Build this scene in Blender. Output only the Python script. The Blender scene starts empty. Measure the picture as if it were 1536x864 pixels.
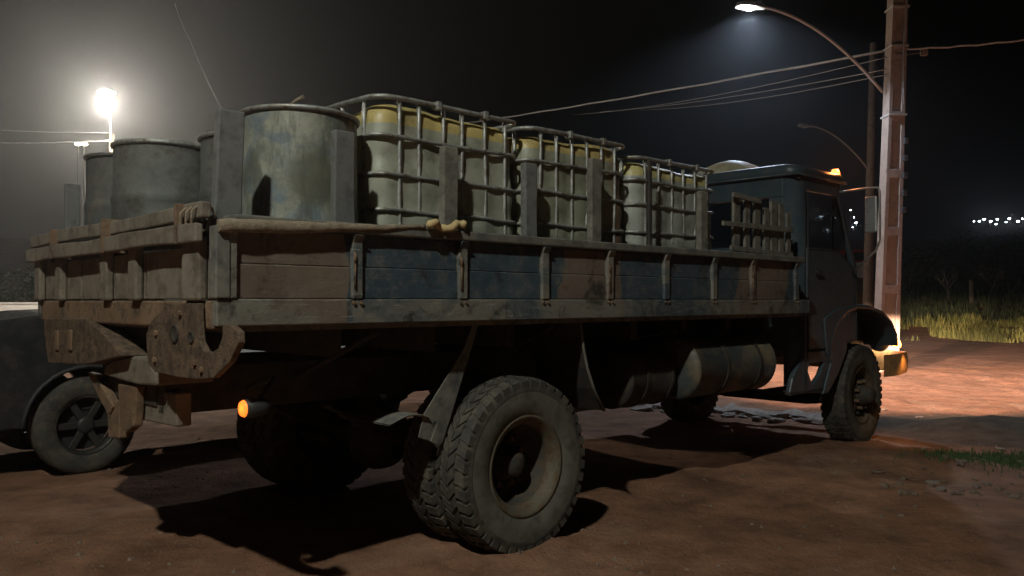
import bpy, bmesh, math, random
from mathutils import Vector, Matrix, noise as mnoise
R = math.radians
random.seed(7)

# ------------------------------------------------------------------ camera, world, exposure
scene = bpy.context.scene
C = scene.collection
F, CAMH, HORY = 1254.0, 1.44, 451.0            # focal length and horizon measured in 1536 px units
PITCH = math.atan((HORY - 432) / F)
cam_data = bpy.data.cameras.new('camera')
cam_data.sensor_width = 36
cam_data.lens = F * 36 / 1536
cam_data.clip_end = 3000
cam = bpy.data.objects.new('camera', cam_data)
cam.location = (0, 0, CAMH)
cam.rotation_euler = (math.pi / 2 + PITCH, 0, 0)
C.objects.link(cam)
scene.camera = cam

world = bpy.data.worlds.new('World')
scene.world = world
world.use_nodes = True
wn = world.node_tree.nodes
bg = wn['Background']
sky = wn.new('ShaderNodeTexSky')
sky.sky_type = 'NISHITA'
sky.sun_disc = False
sky.sun_elevation = R(-5)
sky.sun_rotation = R(200)
world.node_tree.links.new(sky.outputs[0], bg.inputs[0])
bg.inputs[1].default_value = 0.05
scene.view_settings.view_transform = 'Standard'
scene.view_settings.look = 'None'
scene.view_settings.gamma = 1
scene.view_settings.exposure = 0.0
scene.cycles.use_denoising = True
scene.cycles.max_bounces = 6
scene.cycles.volume_bounces = 0
scene.cycles.sample_clamp_indirect = 3

# lamp powers (watts) and colours; the lamps themselves are built with their posts below
LAMP_WARM = dict(power=6200, col=(1.0, 0.92, 0.78))     # bright lamp beyond the load
LAMP_COOL = dict(power=1700, col=(0.66, 0.80, 1.0))     # LED head on the concrete pole
LAMP_NEAR = dict(power=2400, col=(0.98, 1.0, 0.90))      # street lamp standing behind the photographer
HEADLIGHT = dict(power=70000, col=(1.0, 0.66, 0.48))
HAZE = 0.0016  # density of the air added to give the lamps their glare

# ------------------------------------------------------------------ truck frame and pixel helpers
TH = R(46)
UX = Vector((math.sin(TH), math.cos(TH), 0))
VX = Vector((math.cos(TH), -math.sin(TH), 0))
ORG = Vector((-0.829, 5.634, 0))                # truck origin: ground under the rear axle
TROT = math.pi / 2 - TH
def W(u, v, z=0.0):
    return ORG + UX * u + VX * v + Vector((0, 0, z))
def ray(px, py):
    x = (px - 768) / F; y = -(py - 432) / F
    c, s = math.cos(PITCH), math.sin(PITCH)
    return Vector((x, c - s * y, s + c * y))
CO = Vector((0, 0, CAMH))
def gnd(px, py, z=0.0):
    r = ray(px, py); return CO + r * ((z - CAMH) / r.z)
def at(px, py, d):
    r = ray(px, py); return CO + r * (d / r.y)
def onV(px, py, v):                              # pixel -> (u, z) on a plane along the truck
    r = ray(px, py); t = (v - (CO - ORG).dot(VX)) / r.dot(VX); p = CO + r * t
    return ((p - ORG).dot(UX), p.z)
def onU(px, py, u):                              # pixel -> (v, z) on a plane across the truck
    r = ray(px, py); t = (u - (CO - ORG).dot(UX)) / r.dot(UX); p = CO + r * t
    return ((p - ORG).dot(VX), p.z)

# ------------------------------------------------------------------ materials
def nodes(name):
    m = bpy.data.materials.new(name); m.use_nodes = True
    nt = m.node_tree
    return m, nt, nt.nodes['Principled BSDF']
def N(nt, typ, **kw):
    n = nt.nodes.new(typ)
    for k, v in kw.items(): setattr(n, k, v)
    return n
def noise_tex(nt, scale, detail=4, rough=0.6, coord='Object', dist=0.0, vec=None):
    n = N(nt, 'ShaderNodeTexNoise')
    n.inputs['Scale'].default_value = scale; n.inputs['Detail'].default_value = detail
    n.inputs['Roughness'].default_value = rough; n.inputs['Distortion'].default_value = dist
    if vec is None:
        tc = N(nt, 'ShaderNodeTexCoord'); vec = tc.outputs[coord]
    nt.links.new(vec, n.inputs['Vector'])
    return n.outputs['Fac']
def ramp(nt, fac, stops):
    r = N(nt, 'ShaderNodeValToRGB')
    el = r.color_ramp.elements
    while len(el) < len(stops): el.new(0.5)
    for e, (p, c) in zip(el, stops):
        e.position = p; e.color = (*c, 1) if len(c) == 3 else c
    nt.links.new(fac, r.inputs['Fac'])
    return r.outputs['Color']
def mixc(nt, fac, a, b, typ='MIX'):
    m = N(nt, 'ShaderNodeMixRGB', blend_type=typ)
    for i, v in zip((0, 1, 2), (fac, a, b)):
        if isinstance(v, (int, float)): m.inputs[i].default_value = v
        elif isinstance(v, tuple): m.inputs[i].default_value = (*v, 1)
        else: nt.links.new(v, m.inputs[i])
    return m.outputs[0]
def bump(nt, h, b, strength=0.3, dist=0.01):
    n = N(nt, 'ShaderNodeBump'); n.inputs['Strength'].default_value = strength
    n.inputs['Distance'].default_value = dist
    nt.links.new(h, n.inputs['Height']); nt.links.new(n.outputs[0], b.inputs['Normal'])
def mat(name, c0, c1, scale=6, rough=0.8, metal=0.0, grime=None, gs=14, bs=0.3, bd=0.006, coord='Object'):
    """two tones of one surface + a grime colour in patches"""
    m, nt, b = nodes(name)
    f = noise_tex(nt, scale, 5, 0.65, coord)
    col = ramp(nt, f, [(0.3, c0), (0.7, c1)])
    if grime:
        g = noise_tex(nt, gs, 6, 0.7, coord)
        gf = ramp(nt, g, [(0.46, (0, 0, 0)), (0.66, (1, 1, 1))])
        col = mixc(nt, gf, col, grime)
    nt.links.new(col, b.inputs['Base Color'])
    fine = noise_tex(nt, scale * 9, 4, 0.7, coord)
    rr = ramp(nt, fine, [(0.3, (rough - 0.12,) * 3), (0.7, (min(1, rough + 0.12),) * 3)])
    nt.links.new(rr, b.inputs['Roughness'])
    b.inputs['Metallic'].default_value = metal
    bump(nt, fine, b, bs, bd)
    return m
def emit(name, col, strength):
    m, nt, b = nodes(name)
    b.inputs['Base Color'].default_value = (*col, 1)
    b.inputs['Emission Color'].default_value = (*col, 1)
    b.inputs['Emission Strength'].default_value = strength
    return m

def camo_material(name='camo_paint', dusty=False):
    """dull slate paint with brown fields at fixed places on the body, dust and scrapes over it"""
    m, nt, b = nodes(name)
    tc = N(nt, 'ShaderNodeTexCoord'); P = tc.outputs['Object']
    wob = N(nt, 'ShaderNodeTexNoise'); wob.inputs['Scale'].default_value = 2.6; wob.inputs['Detail'].default_value = 4
    nt.links.new(P, wob.inputs['Vector'])
    off = N(nt, 'ShaderNodeVectorMath', operation='MULTIPLY_ADD')
    nt.links.new(wob.outputs['Color'], off.inputs[0]); off.inputs[1].default_value = (0.30,) * 3
    nt.links.new(P, off.inputs[2])
    sep = N(nt, 'ShaderNodeSeparateXYZ'); nt.links.new(off.outputs[0], sep.inputs[0])
    tot = None
    for (cu, cz, ru, rz, sl) in [(-1.30, 1.75, 0.36, 0.34, 0.0), (0.84, 1.75, 0.30, 0.8, 0.12),
                                 (2.95, 1.72, 0.38, 0.55, 0.55), (4.6, 1.2, 0.3, 0.5, 0.2)]:
        a = N(nt, 'ShaderNodeMath', operation='MULTIPLY_ADD')      # u - slope*z
        nt.links.new(sep.outputs['Z'], a.inputs[0]); a.inputs[1].default_value = -sl; nt.links.new(sep.outputs['X'], a.inputs[2])
        a1 = N(nt, 'ShaderNodeMath', operation='SUBTRACT'); nt.links.new(a.outputs[0], a1.inputs[0]); a1.inputs[1].default_value = cu - sl * cz
        a2 = N(nt, 'ShaderNodeMath', operation='DIVIDE'); nt.links.new(a1.outputs[0], a2.inputs[0]); a2.inputs[1].default_value = ru
        a3 = N(nt, 'ShaderNodeMath', operation='POWER'); ab = N(nt, 'ShaderNodeMath', operation='ABSOLUTE')
        nt.links.new(a2.outputs[0], ab.inputs[0]); nt.links.new(ab.outputs[0], a3.inputs[0]); a3.inputs[1].default_value = 3
        c1 = N(nt, 'ShaderNodeMath', operation='SUBTRACT'); nt.links.new(sep.outputs['Z'], c1.inputs[0]); c1.inputs[1].default_value = cz
        c2 = N(nt, 'ShaderNodeMath', operation='DIVIDE'); nt.links.new(c1.outputs[0], c2.inputs[0]); c2.inputs[1].default_value = rz
        c3 = N(nt, 'ShaderNodeMath', operation='ABSOLUTE'); nt.links.new(c2.outputs[0], c3.inputs[0])
        c4 = N(nt, 'ShaderNodeMath', operation='POWER'); nt.links.new(c3.outputs[0], c4.inputs[0]); c4.inputs[1].default_value = 3
        s = N(nt, 'ShaderNodeMath', operation='ADD'); nt.links.new(a3.outputs[0], s.inputs[0]); nt.links.new(c4.outputs[0], s.inputs[1])
        l = N(nt, 'ShaderNodeMath', operation='LESS_THAN'); nt.links.new(s.outputs[0], l.inputs[0]); l.inputs[1].default_value = 1
        if tot is None: tot = l.outputs[0]
        else:
            mx = N(nt, 'ShaderNodeMath', operation='MAXIMUM'); nt.links.new(tot, mx.inputs[0]); nt.links.new(l.outputs[0], mx.inputs[1]); tot = mx.outputs[0]
    var = noise_tex(nt, 3.5, 5, 0.6)
    slate = ramp(nt, var, [(0.3, (0.032, 0.052, 0.068)), (0.7, (0.060, 0.086, 0.102))])
    brown = ramp(nt, var, [(0.3, (0.120, 0.090, 0.068)), (0.7, (0.170, 0.132, 0.102))])
    col = mixc(nt, tot, slate, brown)
    dust = ramp(nt, noise_tex(nt, 9, 7, 0.72), [(0.50, (0, 0, 0)), (0.76, (0.7,) * 3)])
    col = mixc(nt, dust, col, (0.19, 0.175, 0.145))
    if dusty:                                      # worn, mostly beige-grey with slate showing in fields
        wear = ramp(nt, noise_tex(nt, 2.1, 5, 0.65, dist=0.5), [(0.46, (1, 1, 1)), (0.56, (0.1,) * 3)])
        col = mixc(nt, wear, col, (0.175, 0.165, 0.135))
    mp = N(nt, 'ShaderNodeMapping'); mp.inputs['Scale'].default_value = (2.5, 2.5, 26)
    nt.links.new(P, mp.inputs['Vector'])
    scr = noise_tex(nt, 3.2, 6, 0.75, vec=mp.outputs[0])
    sc = ramp(nt, scr, [(0.56, (0, 0, 0)), (0.66, ((0.85 if dusty else 0.22),) * 3)])
    col = mixc(nt, sc, col, (0.26, 0.25, 0.215))
    dk = ramp(nt, noise_tex(nt, 5, 6, 0.7, dist=0.6), [(0.55, (0, 0, 0)), (0.66, (0.85,) * 3)])
    col = mixc(nt, dk, col, (0.026, 0.024, 0.021))
    nt.links.new(col, b.inputs['Base Color'])
    b.inputs['Roughness'].default_value = 0.62
    b.inputs['Specular IOR Level'].default_value = 0.3
    bump(nt, noise_tex(nt, 11, 8, 0.75), b, 0.6, 0.012)
    return m

MT = {}
MT['camo'] = camo_material()
MT['rail_camo'] = camo_material('camo_rail', dusty=True)
MT['rail'] = mat('worn_rail', (0.10, 0.10, 0.088), (0.20, 0.185, 0.15), 5, 0.75, 0.0, (0.06, 0.062, 0.06), 9)
MT['tan'] = mat('dusty_tan', (0.135, 0.112, 0.084), (0.225, 0.19, 0.145), 4, 0.85, 0.0, (0.08, 0.063, 0.047), 7, 0.5)
MT['rusty'] = mat('rust_mud', (0.14, 0.08, 0.045), (0.27, 0.18, 0.105), 5, 0.85, 0.1, (0.06, 0.042, 0.03), 10, 0.6, 0.01)
MT['rust_plate'] = mat('rusty_plate', (0.085, 0.055, 0.036), (0.20, 0.135, 0.085), 9, 0.75, 0.25, (0.045, 0.034, 0.026), 22, 0.8, 0.012)
MT['chassis'] = mat('chassis_black', (0.018, 0.017, 0.015), (0.045, 0.040, 0.034), 6, 0.8, 0.1, (0.07, 0.05, 0.035), 9)
MT['cab'] = mat('cab_paint', (0.035, 0.054, 0.068), (0.055, 0.078, 0.094), 3, 0.42, 0.0, (0.070, 0.082, 0.085), 8, 0.15, 0.004)
MT['cab_dark'] = mat('cab_inside', (0.012, 0.012, 0.012), (0.022, 0.022, 0.022), 5, 0.8)
MT['rubber'] = mat('tyre_rubber', (0.030, 0.029, 0.026), (0.062, 0.058, 0.048), 7, 0.88, 0.0, (0.10, 0.085, 0.06), 11, 0.4, 0.004)
MT['sidewall'] = mat('tyre_dusty_sidewall', (0.085, 0.082, 0.066), (0.14, 0.132, 0.102), 6, 0.9, 0.0, (0.06, 0.056, 0.045), 9, 0.3, 0.003)
MT['rim'] = mat('rim_rusty', (0.085, 0.078, 0.055), (0.15, 0.13, 0.085), 8, 0.75, 0.2, (0.10, 0.05, 0.025), 15, 0.5)
MT['rim_dark'] = mat('rim_dark', (0.030, 0.030, 0.027), (0.06, 0.055, 0.045), 6, 0.8, 0.1, (0.09, 0.06, 0.035), 14)
MT['wood'] = mat('weathered_wood', (0.12, 0.115, 0.095), (0.21, 0.195, 0.155), 7, 0.9, 0.0, (0.07, 0.065, 0.052), 12, 0.6)
MT['post'] = mat('grey_post', (0.11, 0.112, 0.108), (0.18, 0.18, 0.172), 6, 0.8, 0.0, (0.08, 0.08, 0.076), 12, 0.4)
MT['galv'] = mat('galvanised_tube', (0.28, 0.29, 0.28), (0.46, 0.47, 0.44), 9, 0.45, 0.5, (0.16, 0.13, 0.09), 16)
MT['tarp'] = mat('beige_canvas', (0.22, 0.175, 0.12), (0.38, 0.305, 0.215), 12, 0.95, 0.0, (0.15, 0.11, 0.07), 16, 0.9, 0.012)
MT['canvas_yellow'] = mat('straw_cord', (0.40, 0.30, 0.13), (0.52, 0.40, 0.20), 20, 0.95)
MT['glass'] = None
MT['mirror'] = mat('mirror_back', (0.35, 0.36, 0.36), (0.45, 0.46, 0.46), 4, 0.35, 0.6)
MT['silver'] = mat('silver_paint', (0.42, 0.43, 0.43), (0.50, 0.51, 0.51), 3, 0.30, 0.3, (0.30, 0.28, 0.25), 6, 0.03, 0.001)
MT['grey_body'] = mat('grey_body_paint', (0.55, 0.58, 0.60), (0.62, 0.65, 0.67), 3, 0.40, 0.0, (0.26, 0.24, 0.21), 6, 0.05, 0.001)
MT['dark_car'] = mat('dark_car_paint', (0.024, 0.026, 0.028), (0.034, 0.036, 0.038), 3, 0.16, 0.2, (0.06, 0.055, 0.05), 6, 0.02, 0.001)
MT['alloy'] = mat('dull_alloy', (0.028, 0.028, 0.027), (0.05, 0.05, 0.047), 6, 0.5, 0.3, (0.05, 0.04, 0.03), 12)
MT['lamplit_orange'] = mat('bumper_lamplit_orange', (0.42, 0.24, 0.08), (0.55, 0.33, 0.13), 5, 0.5, 0.0, (0.25, 0.16, 0.08), 9, 0.2)  # orange turn lamp light put into the bumper colour
MT['plastic'] = mat('black_plastic', (0.02, 0.02, 0.02), (0.035, 0.035, 0.035), 8, 0.6)
MT['concrete'] = mat('pole_concrete', (0.20, 0.150, 0.120), (0.29, 0.22, 0.18), 3, 0.92, 0.0, (0.15, 0.11, 0.085), 6, 0.5, 0.01)
MT['old_pole'] = mat('dark_pole', (0.13, 0.10, 0.08), (0.22, 0.17, 0.13), 3, 0.92, 0.0, (0.10, 0.07, 0.05), 6, 0.5, 0.01)
MT['steel'] = mat('street_steel', (0.30, 0.28, 0.26), (0.42, 0.40, 0.37), 6, 0.5, 0.4)
MT['wire'] = mat('cable', (0.20, 0.20, 0.20), (0.32, 0.32, 0.32), 3, 0.5, 0.2)
MT['cream'] = mat('cream_cover', (0.52, 0.47, 0.30), (0.62, 0.57, 0.38), 3, 0.5, 0.0, (0.42, 0.36, 0.24), 7, 0.1)
MT['tank'] = mat('fuel_tank_paint', (0.036, 0.046, 0.050), (0.066, 0.074, 0.072), 4, 0.6, 0.1, (0.20, 0.145, 0.078), 2.6, 0.5)
MT['zinc'] = None
MT['red'] = mat('red_paint', (0.45, 0.03, 0.02), (0.55, 0.05, 0.03), 3, 0.4)
MT['white'] = mat('white_paint', (0.65, 0.65, 0.63), (0.76, 0.76, 0.74), 3, 0.4)
MT['stone'] = mat('rubble_stone', (0.26, 0.22, 0.18), (0.42, 0.37, 0.32), 8, 0.95, 0.0, (0.20, 0.12, 0.08), 13, 0.6, 0.01)
MT['grit'] = mat('soil_grit', (0.13, 0.09, 0.06), (0.24, 0.175, 0.125), 30, 0.95, 0.0, (0.07, 0.05, 0.04), 40, 0.2)
MT['bark'] = mat('dry_bark', (0.11, 0.095, 0.068), (0.18, 0.155, 0.115), 8, 0.95)

def glass_material():
    m, nt, b = nodes('window_glass')
    b.inputs['Base Color'].default_value = (0.75, 0.80, 0.80, 1)
    b.inputs['Roughness'].default_value = 0.04
    b.inputs['Transmission Weight'].default_value = 1.0
    b.inputs['IOR'].default_value = 1.1
    return m
MT['glass'] = glass_material()

def zinc_material():
    """light weathered sheet metal with dark oily blotches and streaks, bluish scuffs"""
    m, nt, b = nodes('weathered_sheet_metal')
    base = ramp(nt, noise_tex(nt, 8, 7, 0.75), [(0.30, (0.16, 0.175, 0.15)), (0.52, (0.27, 0.275, 0.22)), (0.75, (0.38, 0.38, 0.30))])
    blue = ramp(nt, noise_tex(nt, 4.5, 6, 0.7, dist=1.0), [(0.50, (0, 0, 0)), (0.62, (0.8,) * 3)])
    col = mixc(nt, blue, base, (0.11, 0.155, 0.19))
    tc = N(nt, 'ShaderNodeTexCoord'); mp = N(nt, 'ShaderNodeMapping')
    mp.inputs['Rotation'].default_value = (R(38), R(42), 0); mp.inputs['Scale'].default_value = (11, 3.0, 1.6)
    nt.links.new(tc.outputs['Object'], mp.inputs['Vector'])
    st = ramp(nt, noise_tex(nt, 1.6, 6, 0.65, vec=mp.outputs[0]), [(0.50, (0, 0, 0)), (0.62, (0.75,) * 3)])
    col = mixc(nt, st, col, (0.085, 0.09, 0.07))
    # one oily blotch spread over the belly of the drum
    ds = N(nt, 'ShaderNodeVectorMath', operation='DISTANCE'); nt.links.new(tc.outputs['Object'], ds.inputs[0]); ds.inputs[1].default_value = (-0.10, -0.29, 0.68)
    ad0 = N(nt, 'ShaderNodeMath', operation='MULTIPLY_ADD'); nt.links.new(noise_tex(nt, 9, 5, 0.7), ad0.inputs[0]); ad0.inputs[1].default_value = 0.20; nt.links.new(ds.outputs['Value'], ad0.inputs[2])
    bl = ramp(nt, ad0.outputs[0], [(0.20, (0.8,) * 3), (0.30, (0, 0, 0))])
    col = mixc(nt, bl, col, (0.07, 0.072, 0.05))
    nt.links.new(col, b.inputs['Base Color'])
    b.inputs['Roughness'].default_value = 0.55
    b.inputs['Metallic'].default_value = 0.15
    bump(nt, noise_tex(nt, 9, 5, 0.6), b, 0.35, 0.012)
    return m
MT['zinc'] = zinc_material()

def bottle_material(name, level, tint=(0.235, 0.245, 0.175), top=(0.50, 0.385, 0.12), stain=None):
    """aged translucent plastic: straw yellow where it is empty, grey-green where the liquid stands behind it"""
    m, nt, b = nodes(name)
    tc = N(nt, 'ShaderNodeTexCoord'); sep = N(nt, 'ShaderNodeSeparateXYZ'); nt.links.new(tc.outputs['Object'], sep.inputs[0])
    lt = N(nt, 'ShaderNodeMath', operation='GREATER_THAN'); nt.links.new(sep.outputs['Z'], lt.inputs[0]); lt.inputs[1].default_value = level
    v = noise_tex(nt, 3, 5, 0.6)
    lo = ramp(nt, v, [(0.3, tuple(c * 0.8 for c in tint)), (0.7, tuple(c * 1.2 for c in tint))])
    hi = ramp(nt, v, [(0.3, tuple(c * 0.85 for c in top)), (0.7, tuple(c * 1.15 for c in top))])
    col = mixc(nt, lt.outputs[0], lo, hi)
    if stain:                                      # rusty run-off down one corner
        sx = N(nt, 'ShaderNodeMath', operation='MULTIPLY_ADD'); nt.links.new(noise_tex(nt, 5, 5, 0.6), sx.inputs[0]); sx.inputs[1].default_value = 0.22; nt.links.new(sep.outputs['X'], sx.inputs[2])
        gt = ramp(nt, sx.outputs[0], [(stain + 0.10, (0, 0, 0)), (stain + 0.2, (0.85,) * 3)])
        col = mixc(nt, gt, col, (0.155, 0.075, 0.04))
    g = ramp(nt, noise_tex(nt, 7, 6, 0.7), [(0.50, (0, 0, 0)), (0.72, (0.7,) * 3)])
    col = mixc(nt, g, col, (0.12, 0.105, 0.075))
    nt.links.new(col, b.inputs['Base Color'])
    b.inputs['Roughness'].default_value = 0.42
    tr = N(nt, 'ShaderNodeBsdfTranslucent'); nt.links.new(col, tr.inputs[0])
    mx = N(nt, 'ShaderNodeMixShader'); mx.inputs[0].default_value = 0.22
    nt.links.new(b.outputs[0], mx.inputs[1]); nt.links.new(tr.outputs[0], mx.inputs[2])
    nt.links.new(mx.outputs[0], nt.nodes['Material Output'].inputs[0])
    bump(nt, noise_tex(nt, 25, 4, 0.6), b, 0.15, 0.004)
    return m

def soil_material():
    m, nt, b = nodes('red_soil')
    tc = N(nt, 'ShaderNodeTexCoord'); P = tc.outputs['Object']
    big = noise_tex(nt, 0.35, 5, 0.6)
    col = ramp(nt, big, [(0.30, (0.205, 0.106, 0.064)), (0.50, (0.290, 0.150, 0.090)), (0.72, (0.370, 0.205, 0.132))])
    mid = ramp(nt, noise_tex(nt, 2.2, 6, 0.7), [(0.35, (0.58,) * 3), (0.68, (1.25,) * 3)])
    col = mixc(nt, 1.0, col, mid, 'MULTIPLY')
    pale = ramp(nt, noise_tex(nt, 1.1, 6, 0.65, dist=0.8), [(0.55, (0, 0, 0)), (0.72, (0.6,) * 3)])
    col = mixc(nt, pale, col, (0.33, 0.245, 0.175))
    vor = N(nt, 'ShaderNodeTexVoronoi'); vor.inputs['Scale'].default_value = 26; nt.links.new(P, vor.inputs['Vector'])
    peb = ramp(nt, vor.outputs['Distance'], [(0.10, (1, 1, 1)), (0.20, (0, 0, 0))])
    sel = ramp(nt, noise_tex(nt, 5, 3, 0.6), [(0.56, (0, 0, 0)), (0.66, (1, 1, 1))])
    pf = mixc(nt, 1.0, peb, sel, 'MULTIPLY')
    pc = ramp(nt, noise_tex(nt, 30, 2, 0.5), [(0.42, (0.045, 0.035, 0.03)), (0.58, (0.30, 0.26, 0.21))])
    col = mixc(nt, pf, col, pc)
    at_n = N(nt, 'ShaderNodeAttribute', attribute_name='dark_bank')  # darker soil tone along the bank by the front wheel
    hf = N(nt, 'ShaderNodeMath', operation='MULTIPLY_ADD'); nt.links.new(noise_tex(nt, 3, 5, 0.7), hf.inputs[0]); hf.inputs[1].default_value = 0.7; nt.links.new(at_n.outputs['Fac'], hf.inputs[2])
    hr = ramp(nt, hf.outputs[0], [(0.62, (0, 0, 0)), (0.95, (0.9,) * 3)])
    hc = ramp(nt, noise_tex(nt, 5, 5, 0.7), [(0.35, (0.050, 0.042, 0.030)), (0.7, (0.125, 0.105, 0.078))])
    col = mixc(nt, hr, col, hc)
    nt.links.new(col, b.inputs['Base Color'])
    b.inputs['Roughness'].default_value = 0.95
    b.inputs['Specular IOR Level'].default_value = 0.15
    # wheel ruts run towards the viewer's right, pressed clods in the rest
    h1 = noise_tex(nt, 7, 7, 0.72); h2 = noise_tex(nt, 48, 5, 0.7)
    ad = N(nt, 'ShaderNodeMath', operation='MULTIPLY_ADD'); nt.links.new(h2, ad.inputs[0]); ad.inputs[1].default_value = 0.35; nt.links.new(h1, ad.inputs[2])
    ad2 = N(nt, 'ShaderNodeMath', operation='ADD'); nt.links.new(ad.outputs[0], ad2.inputs[0])
    bw = N(nt, 'ShaderNodeRGBToBW'); nt.links.new(pf, bw.inputs[0]); nt.links.new(bw.outputs[0], ad2.inputs[1])
    bump(nt, ad2.outputs[0], b, 0.9, 0.045)
    return m
MT['soil'] = soil_material()
def grass_material(name, a, b_):
    m, nt, b = nodes(name)
    col = ramp(nt, noise_tex(nt, 1.2, 4, 0.6), [(0.3, a), (0.7, b_)])
    nt.links.new(col, b.inputs['Base Color']); b.inputs['Roughness'].default_value = 0.8
    return m
MT['grass'] = grass_material('verge_grass', (0.10, 0.14, 0.03), (0.29, 0.29, 0.08))
MT['grass_green'] = grass_material('short_green_grass', (0.035, 0.075, 0.02), (0.075, 0.12, 0.035))
MT['scrub'] = grass_material('scrub_leaves', (0.03, 0.048, 0.02), (0.06, 0.08, 0.03))

# ------------------------------------------------------------------ mesh helpers
class MB:
    """collects shapes; build() links them as ONE mesh object"""
    def __init__(s): s.v = []; s.f = []; s.sm = []
    def add(s, vs, fs, smooth=False):
        o = len(s.v); s.v += [tuple(v) for v in vs]
        for f in fs: s.f.append([i + o for i in f]); s.sm.append(smooth)
        return s
    def box(s, x0, x1, y0, y1, z0, z1, M=None):
        vs = [Vector((x, y, z)) for x in (x0, x1) for y in (y0, y1) for z in (z0, z1)]
        if M: vs = [M @ v for v in vs]
        return s.add(vs, [(0, 1, 3, 2), (4, 6, 7, 5), (0, 4, 5, 1), (2, 3, 7, 6), (0, 2, 6, 4), (1, 5, 7, 3)])
    def prism(s, pts3, ext):
        """pts3: outline as 3-D points in one plane; ext: extrusion vector"""
        n = len(pts3); a = [Vector(p) for p in pts3]; e = Vector(ext); b = [p + e for p in a]
        fs = [(i, (i + 1) % n, n + (i + 1) % n, n + i) for i in range(n)]
        return s.add(a + b, fs + [tuple(range(n - 1, -1, -1)), tuple(range(n, 2 * n))])
    def tube(s, path, r, seg=8, closed=False, cap=True):
        P = [Vector(p) for p in path]; n = len(P)
        rad = r if isinstance(r, (list, tuple)) else [r] * n
        rings = []; up = None
        for i, p in enumerate(P):
            if closed: t = (P[(i + 1) % n] - P[i - 1])
            else: t = P[min(i + 1, n - 1)] - P[max(i - 1, 0)]
            t.normalize()
            if up is None or abs(up.dot(t)) > 0.99:
                up = Vector((0, 0, 1)) if abs(t.z) < 0.9 else Vector((1, 0, 0))
            a = (up - t * up.dot(t)).normalized(); b = t.cross(a); up = a
            rings.append([p + (a * math.cos(k * 2 * math.pi / seg) + b * math.sin(k * 2 * math.pi / seg)) * rad[i] for k in range(seg)])
        vs = [v for rg in rings for v in rg]; fs = []
        for i in range(n if closed else n - 1):
            j = (i + 1) % n
            for k in range(seg):
                fs.append((i * seg + k, i * seg + (k + 1) % seg, j * seg + (k + 1) % seg, j * seg + k))
        s.add(vs, fs, True)
        if cap and not closed:
            o = len(s.v) - len(vs)
            s.f.append([o + k for k in range(seg - 1, -1, -1)]); s.sm.append(False)
            s.f.append([o + (n - 1) * seg + k for k in range(seg)]); s.sm.append(False)
        return s
    def lathe(s, prof, M=None, seg=48, smooth=True, a0=0, a1=2 * math.pi):
        """prof: (r, axial) pairs spun about the local z axis"""
        full = abs(a1 - a0 - 2 * math.pi) < 1e-6
        vs = []; n = len(prof); m = seg if full else seg + 1
        for k in range(m):
            a = a0 + (a1 - a0) * k / seg
            for (r, h) in prof:
                v = Vector((r * math.cos(a), r * math.sin(a), h)); vs.append(M @ v if M else v)
        fs = []
        for k in range(seg):
            k2 = (k + 1) % m
            for i in range(n - 1):
                fs.append((k * n + i, k2 * n + i, k2 * n + i + 1, k * n + i + 1))
        return s.add(vs, fs, smooth)
    def mesh(s, name):
        me = bpy.data.meshes.new(name); me.from_pydata(s.v, [], s.f)
        me.polygons.foreach_set('use_smooth', s.sm); me.update()
        bm = bmesh.new(); bm.from_mesh(me); bmesh.ops.recalc_face_normals(bm, faces=bm.faces); bm.to_mesh(me); bm.free()
        return me
    def build(s, name, m, parent=None, bevel=0.0, loc=None):
        o = bpy.data.objects.new(name, s.mesh(name)); o.data.materials.append(m)
        C.objects.link(o); o.parent = parent
        if loc is not None: o.location = loc
        if bevel:
            b = o.modifiers.new('bevel', 'BEVEL'); b.width = bevel; b.segments = 2; b.limit_method = 'ANGLE'; b.angle_limit = R(40)
        return o
def tag(o, label=None, cat=None, group=None, kind=None):
    if label: o['label'] = label
    if cat: o['category'] = cat
    if group: o['group'] = group
    if kind: o['kind'] = kind
    return o
def empty(name, loc=(0, 0, 0), rz=0.0, label=None, cat=None, group=None):
    o = bpy.data.objects.new(name, None); C.objects.link(o)
    o.location = loc; o.rotation_euler = (0, 0, rz); o.empty_display_size = 0.2
    return tag(o, label, cat, group)
def share(src, parent, M=None, loc=None):
    o = src.copy(); C.objects.link(o); o.parent = parent
    if loc is not None: o.location = loc
    if M is not None: o.matrix_local = M
    return o
def T(u, v, z): return Vector((u, -v, z))       # truck coordinates -> local of a truck-aligned root
def fbm(x, y, sc=1.0, oct=4):
    t = 0; a = 1
    for i in range(oct):
        t += a * mnoise.noise(Vector((x * sc, y * sc, 3.7 + i * 9.1))); sc *= 2.1; a *= 0.5
    return t
def sstep(a, b, x):
    t = max(0, min(1, (x - a) / (b - a))); return t * t * (3 - 2 * t)

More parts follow.
